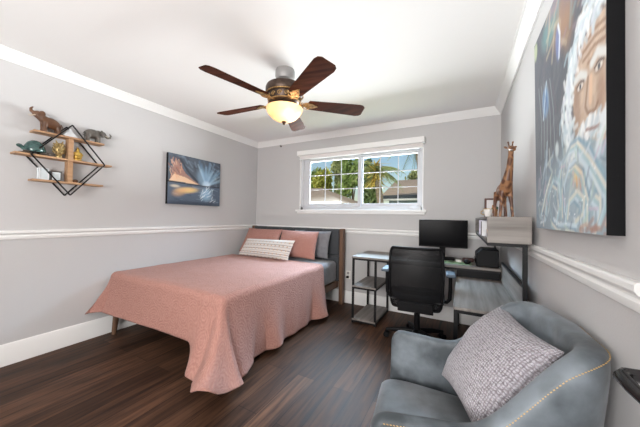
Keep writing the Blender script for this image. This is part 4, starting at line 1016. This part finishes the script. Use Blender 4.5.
# collar and swirls below
A.poly([(0.735, 0.33), (0.69, 0.26), (0.80, 0.25)], (208, 214, 220)); A.stroke([(0.985, 0.33), (0.95, 0.27), (0.91, 0.21)], 0.022, (204, 212, 216), 0.9)
A.blob((0.742, 0.19), 0.05, 0.045, (206, 160, 92), 0.9, 0.4); A.blob((0.715, 0.215), 0.03, 0.03, (214, 190, 112), 0.8); A.blob((0.77, 0.17), 0.03, 0.04, (186, 122, 90), 0.5)
arcs = [[(0.482, 0.157), (0.526, 0.25), (0.636, 0.302), (0.73, 0.302), (0.832, 0.259), (0.918, 0.19), (0.993, 0.146)], [(0.543, 0.061), (0.542, 0.161), (0.61, 0.223), (0.708, 0.239), (0.793, 0.2), (0.832, 0.137), (0.868, 0.088)],
        [(0.205, 0.031), (0.267, 0.135), (0.381, 0.209), (0.481, 0.182), (0.498, 0.103), (0.435, 0.033)], [(0.585, 0.034), (0.611, 0.098), (0.709, 0.126), (0.784, 0.098), (0.774, 0.048), (0.686, 0.02)],
        [(0.832, 0.023), (0.832, 0.08), (0.894, 0.114), (0.957, 0.09), (0.964, 0.042), (0.918, 0.015)], [(0.365, 0.032), (0.451, 0.008), (0.585, 0.011), (0.698, 0.006)], [(0.934, 0.019), (0.979, 0.07), (0.979, 0.131), (0.918, 0.19)], [(0.136, 0.071), (0.225, 0.157), (0.325, 0.224)], [(0.73, 0.302), (0.85, 0.23), (0.934, 0.17), (0.999, 0.124)]]
A.smear(90, (0.15, 0.02, 1.0, 0.30), 0.09, 0.009, [(172, 192, 204), (146, 176, 184), (188, 196, 190), (128, 150, 168)], 1.3, 0.9, 0.4)
for i, p in enumerate(arcs):
    for q_ in range(4):
        off = (q_ - 1.5) * 0.016
        A.stroke([(x + off, y + off * 0.6) for x, y in p], 0.0085, [(190, 206, 214), (150, 180, 186), (206, 204, 192), (120, 150, 168)][(i + q_) % 4], 0.75)
A.smear(60, (0.05, 0.0, 1.0, 0.26), 0.05, 0.006, [(196, 206, 212), (96, 116, 136), (170, 190, 178), (186, 170, 186)], 1.0, 1.0, 0.55)
A.smear(30, (0.1, 0.02, 0.95, 0.24), 0.004, 0.0035, [(226, 230, 230)], 0, 1, 0.8)
A.smear(14, (0.7, 0.0, 1.0, 0.03), 0.05, 0.008, [(186, 150, 120), (150, 120, 110)], 0.1, 0.3, 0.6)
pc = thing('wall_painting', 'tall painting of an elderly face with white hair on the right wall', 'painting', (WX, 1.37, 1.16))
PY0, PYb, PYt, PZ = 0.972, 1.712, 1.775, 0.972
def ppos(u, v): return (-0.0365, (PYb + (PYt - PYb) * v) * (1 - u) + PY0 * u - 1.37, PZ * v)
paint_mesh('canvas', 150, 180, ppos, A.c, pc, 1.2, 0.03)
MB().prism([(PY0 - 1.37, 0), (PYb - 1.37, 0), (PYt - 1.37, PZ), (PY0 - 1.37, PZ)], -0.036, -0.001, lambda x, y, z: (z, x, y)).build('stretcher_edge', M['black_plastic'], pc)

# ---- small seascape canvas on the left wall
A = Art(110, 90, 1.26)
A.fill((76, 84, 94))
A.smear(70, (0, 0.42, 1, 1), 0.16, 0.018, [(70, 78, 90), (94, 106, 120), (58, 62, 72), (112, 126, 142)], 2.2, 0.35, 0.5)
for k in range(60):                                    # light fanning up out of the horizon
    a_ = R(60 + A.rng.uniform(-42, 60)); L0 = A.rng.uniform(0.02, 0.12); L1 = A.rng.uniform(0.2, 0.55)
    A.stroke([(0.70 + L0 * math.cos(a_) / 1.26, 0.44 + L0 * math.sin(a_)), (0.70 + L1 * math.cos(a_) / 1.26, 0.44 + L1 * math.sin(a_))], 0.022, [(134, 166, 190), (170, 196, 212), (104, 136, 164), (86, 110, 138)][k % 4], 0.30)
A.blob((0.70, 0.47), 0.10, 0.07, (206, 220, 228), 0.9); A.blob((0.64, 0.60), 0.16, 0.20, (140, 170, 194), 0.55, 0.3)
A.poly([(0.03, 0.47), (0.12, 0.93), (0.20, 0.80), (0.30, 0.64), (0.45, 0.52), (0.58, 0.44)], (176, 128, 108), 0.6)
A.poly([(0.02, 0.46), (0.10, 0.60), (0.30, 0.56), (0.55, 0.44)], (222, 190, 156), 0.8)
A.smear(24, (0.05, 0.50, 0.25, 0.85), 0.12, 0.010, [(206, 150, 120), (150, 98, 84), (216, 176, 146), (92, 66, 68)], 2.0, 0.25, 0.6)
A.stroke([(0.20, 0.92), (0.36, 0.66), (0.52, 0.50)], 0.025, (40, 44, 52), 0.7)
A.mix((A.V < 0.42) * 1.0, (84, 96, 112))
A.smear(60, (0, 0.02, 1, 0.40), 0.14, 0.010, [(96, 110, 126), (64, 74, 88), (120, 136, 150), (74, 86, 100)], 0.0, 0.15, 0.6)
A.blob((0.34, 0.30), 0.24, 0.06, (220, 186, 126), 0.9, 0.1); A.blob((0.20, 0.25), 0.16, 0.08, (200, 158, 118), 0.6, 0.3); A.blob((0.12, 0.36), 0.10, 0.03, (214, 204, 180), 0.7)
A.blob((0.70, 0.24), 0.14, 0.14, (140, 172, 196), 0.85, 0.5); A.smear(30, (0.58, 0.08, 0.86, 0.36), 0.10, 0.009, [(186, 208, 220), (120, 152, 178), (220, 228, 232)], 0.9, 0.3, 0.55)
A.stroke([(0, 0.445), (0.35, 0.425), (0.6, 0.425), (1, 0.43)], 0.010, (34, 38, 46), 0.95); A.blob((0.5, 0.02), 0.7, 0.06, (46, 54, 66), 0.7)
cp = thing('wall_canvas', 'stormy seascape canvas with orange and blue light on the left wall', 'painting', (0, 2.275, 1.322))
CW, CH = 0.765, 0.612
paint_mesh('canvas', 110, 90, lambda u, v: (0.0385, -CW / 2 + CW * u, CH * v), A.c, cp)
MB().box2((0.001, -CW / 2, 0), (0.038, CW / 2, CH)).build('stretcher_edge', M['black_plastic'], cp)

# ================================================================== outside the window
struct(MB().box2((-16, DY + T + 0.02, -0.5), (14, 40, -0.3)).build('ground', mat('dry_lawn', (0.20, 0.19, 0.10), 0.9, var=(0.30, 0.27, 0.16), scale=2)))
M['tan_roof'] = mat('tan_roof_shingle', (0.27, 0.20, 0.145), 0.85, var=(0.36, 0.28, 0.21), scale=14, stretch=(0.3, 1, 1), bump=0.2)
M['stucco'] = mat('pale_stucco', (0.55, 0.52, 0.48), 0.9, bump=0.1, scale=30); M['stucco_dark'] = mat('grey_green_siding', (0.15, 0.18, 0.18), 0.8, var=(0.2, 0.23, 0.22), scale=12, stretch=(0.1, 1, 10))
M['fascia'] = mat('dark_fascia', (0.035, 0.04, 0.045), 0.7, bump=0.05)
hA = thing('house', 'tan roofed house seen through the window, beyond the palm', 'house', (2.2, 15.0, -0.3))
MB().box2((-2.1, -2.6, 0), (4.0, 2.6, 2.42)).build('wall', M['stucco_dark'], hA)
MB().prism([(-3.1, 2.50), (0, 3.62), (3.1, 2.50), (3.1, 2.42), (0, 3.54), (-3.1, 2.42)], -2.35, 4.3, lambda x, y, z: (z, x, y)).build('roof', M['tan_roof'], hA)
MB().box2((-2.37, -3.16, 2.36), (4.32, -3.10, 2.52)).build('fascia', M['fascia'], hA)
MB().box2((-1.2, -2.63, 0.9), (-0.2, -2.59, 2.05)).build('window', M['screen'], hA)
MB().box2((-2.37, -3.26, 2.28), (4.32, -3.16, 2.36)).build('gutter', M['stucco'], hA)
hB = thing('house', 'low house with a sloping tan hip roof below the green bushes', 'house', (-2.6, 9.9, -0.3))
MB().box2((-2.2, -1.3, 0), (1.75, 1.3, 2.02)).build('wall', M['stucco'], hB)
b = MB(); b._add([(-2.6, -1.7, 2.0), (2.1, -1.7, 2.0), (2.1, 1.7, 2.0), (-2.6, 1.7, 2.0), (-1.2, 0.0, 2.78), (0.5, 0.0, 2.72)], [(0, 1, 5, 4), (1, 2, 5), (2, 3, 4, 5), (3, 0, 4), (0, 3, 2, 1)]); b.build('roof', M['tan_roof'], hB)
MB().box2((-2.62, -1.74, 1.92), (2.12, -1.70, 2.04)).build('fascia', M['stucco'], hB)
MB().box2((-0.9, -1.33, 0.9), (0.3, -1.29, 1.7)).build('window', M['screen'], hB)
def leafmat(nm, c0, c1):
    mt = mat(nm, c0, 0.55, var=c1, scale=2.2, detail=5); n, l, b_ = nodes_of(mt)
    b_.inputs['Subsurface Weight'].default_value = 0.0
    return mt
LEAF = {'green': leafmat('green_leaf', (0.10, 0.16, 0.035), (0.24, 0.31, 0.08)), 'yellow': leafmat('yellow_green_leaf', (0.22, 0.24, 0.03), (0.42, 0.40, 0.06)), 'olive': leafmat('olive_leaf', (0.16, 0.20, 0.07), (0.32, 0.34, 0.14)), 'dark': leafmat('deep_green_leaf', (0.05, 0.09, 0.03), (0.15, 0.19, 0.06))}
M['bark'] = mat('grey_brown_bark', (0.12, 0.085, 0.06), 0.9, var=(0.22, 0.17, 0.12), scale=12, bump=0.4)
def tree(loc, h, rx, rz_, leaf, label, n=900, ls=0.10, nm='bush', cat='bush', cz=None, seed=0):
    rg = random.Random(seed)
    t = thing(nm, label, cat, loc)
    cz = cz if cz else h - rz_
    MB().tube([(0, 0, 0), (0.05, 0.02, cz * 0.6), (0, 0, cz)], [0.09, 0.06, 0.04], 8).tube([(0, 0, cz * 0.5), (rx * 0.4, 0.1, cz + rz_ * 0.3)], [0.05, 0.02], 6).tube([(0, 0, cz * 0.5), (-rx * 0.4, -0.1, cz + rz_ * 0.2)], [0.05, 0.02], 6).build('trunk', M['bark'], t)
    lumps = [(Vector((rg.uniform(-.6, .6) * rx, rg.uniform(-.6, .6) * rx, cz + rg.uniform(-.7, .6) * rz_)), rg.uniform(.32, .6)) for _ in range(12)]
    b = MB()
    for i in range(n):
        c, s = lumps[i % len(lumps)]
        d = Vector((rg.gauss(0, 1), rg.gauss(0, 1), rg.gauss(0, 1))).normalized() * (rg.random() ** 0.4)
        p = c + Vector((d.x * rx * s, d.y * rx * s, d.z * rz_ * s))
        q = Euler((rg.uniform(0, 6), rg.uniform(0, 6), rg.uniform(0, 6))).to_matrix(); l_ = ls * rg.uniform(.6, 1.4)
        b._add([p + q @ Vector(v) for v in ((-l_, 0, 0), (0, -l_ * .4, 0.01), (l_, 0, 0), (0, l_ * .4, 0.01))], [(0, 1, 2, 3)])
    b.build('foliage', leaf, t, smooth=0, fix=False)
    return t
gz = -0.3
G = 'greenery outside the window'
tree((-4.7, 13.4, gz), 4.5, 0.95, 1.2, LEAF['green'], 'green bush seen farthest to the left in the window', seed=1, n=2210, ls=0.13)
tree((-3.6, 12.7, gz), 4.25, 0.5, 0.8, LEAF['yellow'], 'yellow-green shrub above the low hip roof', seed=2, n=1530, ls=0.13)
tree((-2.95, 13.9, gz), 5.0, 0.7, 1.3, LEAF['olive'], 'olive bush in the middle of the left sash', seed=3, n=2040, ls=0.13)
tree((-1.95, 12.9, gz), 4.8, 0.6, 1.25, LEAF['green'], 'tall green shrub just left of the window mullion', seed=4, n=2210, ls=0.13)
tree((-0.90, 12.9, gz), 4.3, 0.50, 1.2, LEAF['dark'], 'deep green shrub just right of the window mullion', seed=5, n=2040, ls=0.13)
tree((1.0, 18.6, gz), 5.0, 1.2, 0.7, LEAF['olive'], 'pale tree rising behind the tan roofed house', seed=6, nm='tree', cat='tree', ls=0.14)
def palm(loc, h, nf, L, leaf, label, seed, droop=1.0, skirt=False):
    rg = random.Random(seed)
    t = thing('palm_tree', label, 'palm tree', loc)
    MB().tube([(0.12 * math.sin(k * 0.4), 0, h * k / 10) for k in range(11)], [0.15 - 0.004 * k + 0.012 * (k % 2) for k in range(11)], 12).build('trunk', M['bark'], t)
    top = Vector((0.12 * math.sin(4), 0, h)); b = MB()
    for i in range(nf):
        a = 2 * PI * i / nf + rg.uniform(-.2, .2); el = rg.uniform(-0.2, 1.2); d = Vector((math.cos(a), math.sin(a), 0)); Lf = L * rg.uniform(.8, 1.15)
        pts = []
        for k in range(15):
            s = k / 14; pts.append(top + d * (Lf * s * math.cos(el * (1 - s))) + Vector((0, 0, Lf * (math.sin(el) * s - droop * 0.75 * s * s))))
        b.tube(pts, [0.022 - 0.0013 * k for k in range(15)], 5)
        for k in range(2, 15):
            for sgn in (-1, 1):
                for e in (0, 0.5):
                    p = pts[k - 1].lerp(pts[k], e); sd = d.cross(Vector((0, 0, 1))) * sgn
                    ll = 0.42 * L / 1.5 * math.sin(PI * min(1, k / 15 + 0.08)) + 0.05
                    tip = p + sd * ll * 0.75 + d * ll * 0.45 - Vector((0, 0, ll * rg.uniform(.3, .8))); f = d * 0.017
                    b._add([p - f, p + f, tip], [(0, 1, 2)])
    b.build('fronds', leaf, t, smooth=0, fix=False)
    if skirt:
        b = MB()
        for i in range(170):
            a = rg.uniform(0, 2 * PI); d = Vector((math.cos(a), math.sin(a), 0)); p = top + Vector((0, 0, rg.uniform(-.5, .3))); ll = rg.uniform(.35, .8)
            tip = p + d * ll * 0.75 - Vector((0, 0, ll * rg.uniform(-.3, .7))); s_ = d.cross(Vector((0, 0, 1))) * 0.05
            b._add([p - s_, p + s_, tip + s_ * .3, tip - s_ * .3], [(0, 1, 2, 3)])
        b.build('old_fronds', mat('golden_dry_frond', (0.50, 0.34, 0.06), 0.6, var=(0.65, 0.50, 0.14), scale=3), t, smooth=0, fix=False)
    return t
palm((0.25, 10.1, gz), 3.35, 22, 1.0, LEAF['olive'], 'palm with a golden skirt of old fronds in the right sash', 11, 1.0, True)
palm((1.75, 10.3, gz), 4.3, 18, 1.15, LEAF['olive'], 'palm whose fronds hang over the tan roof at the right window edge', 13, 1.1)
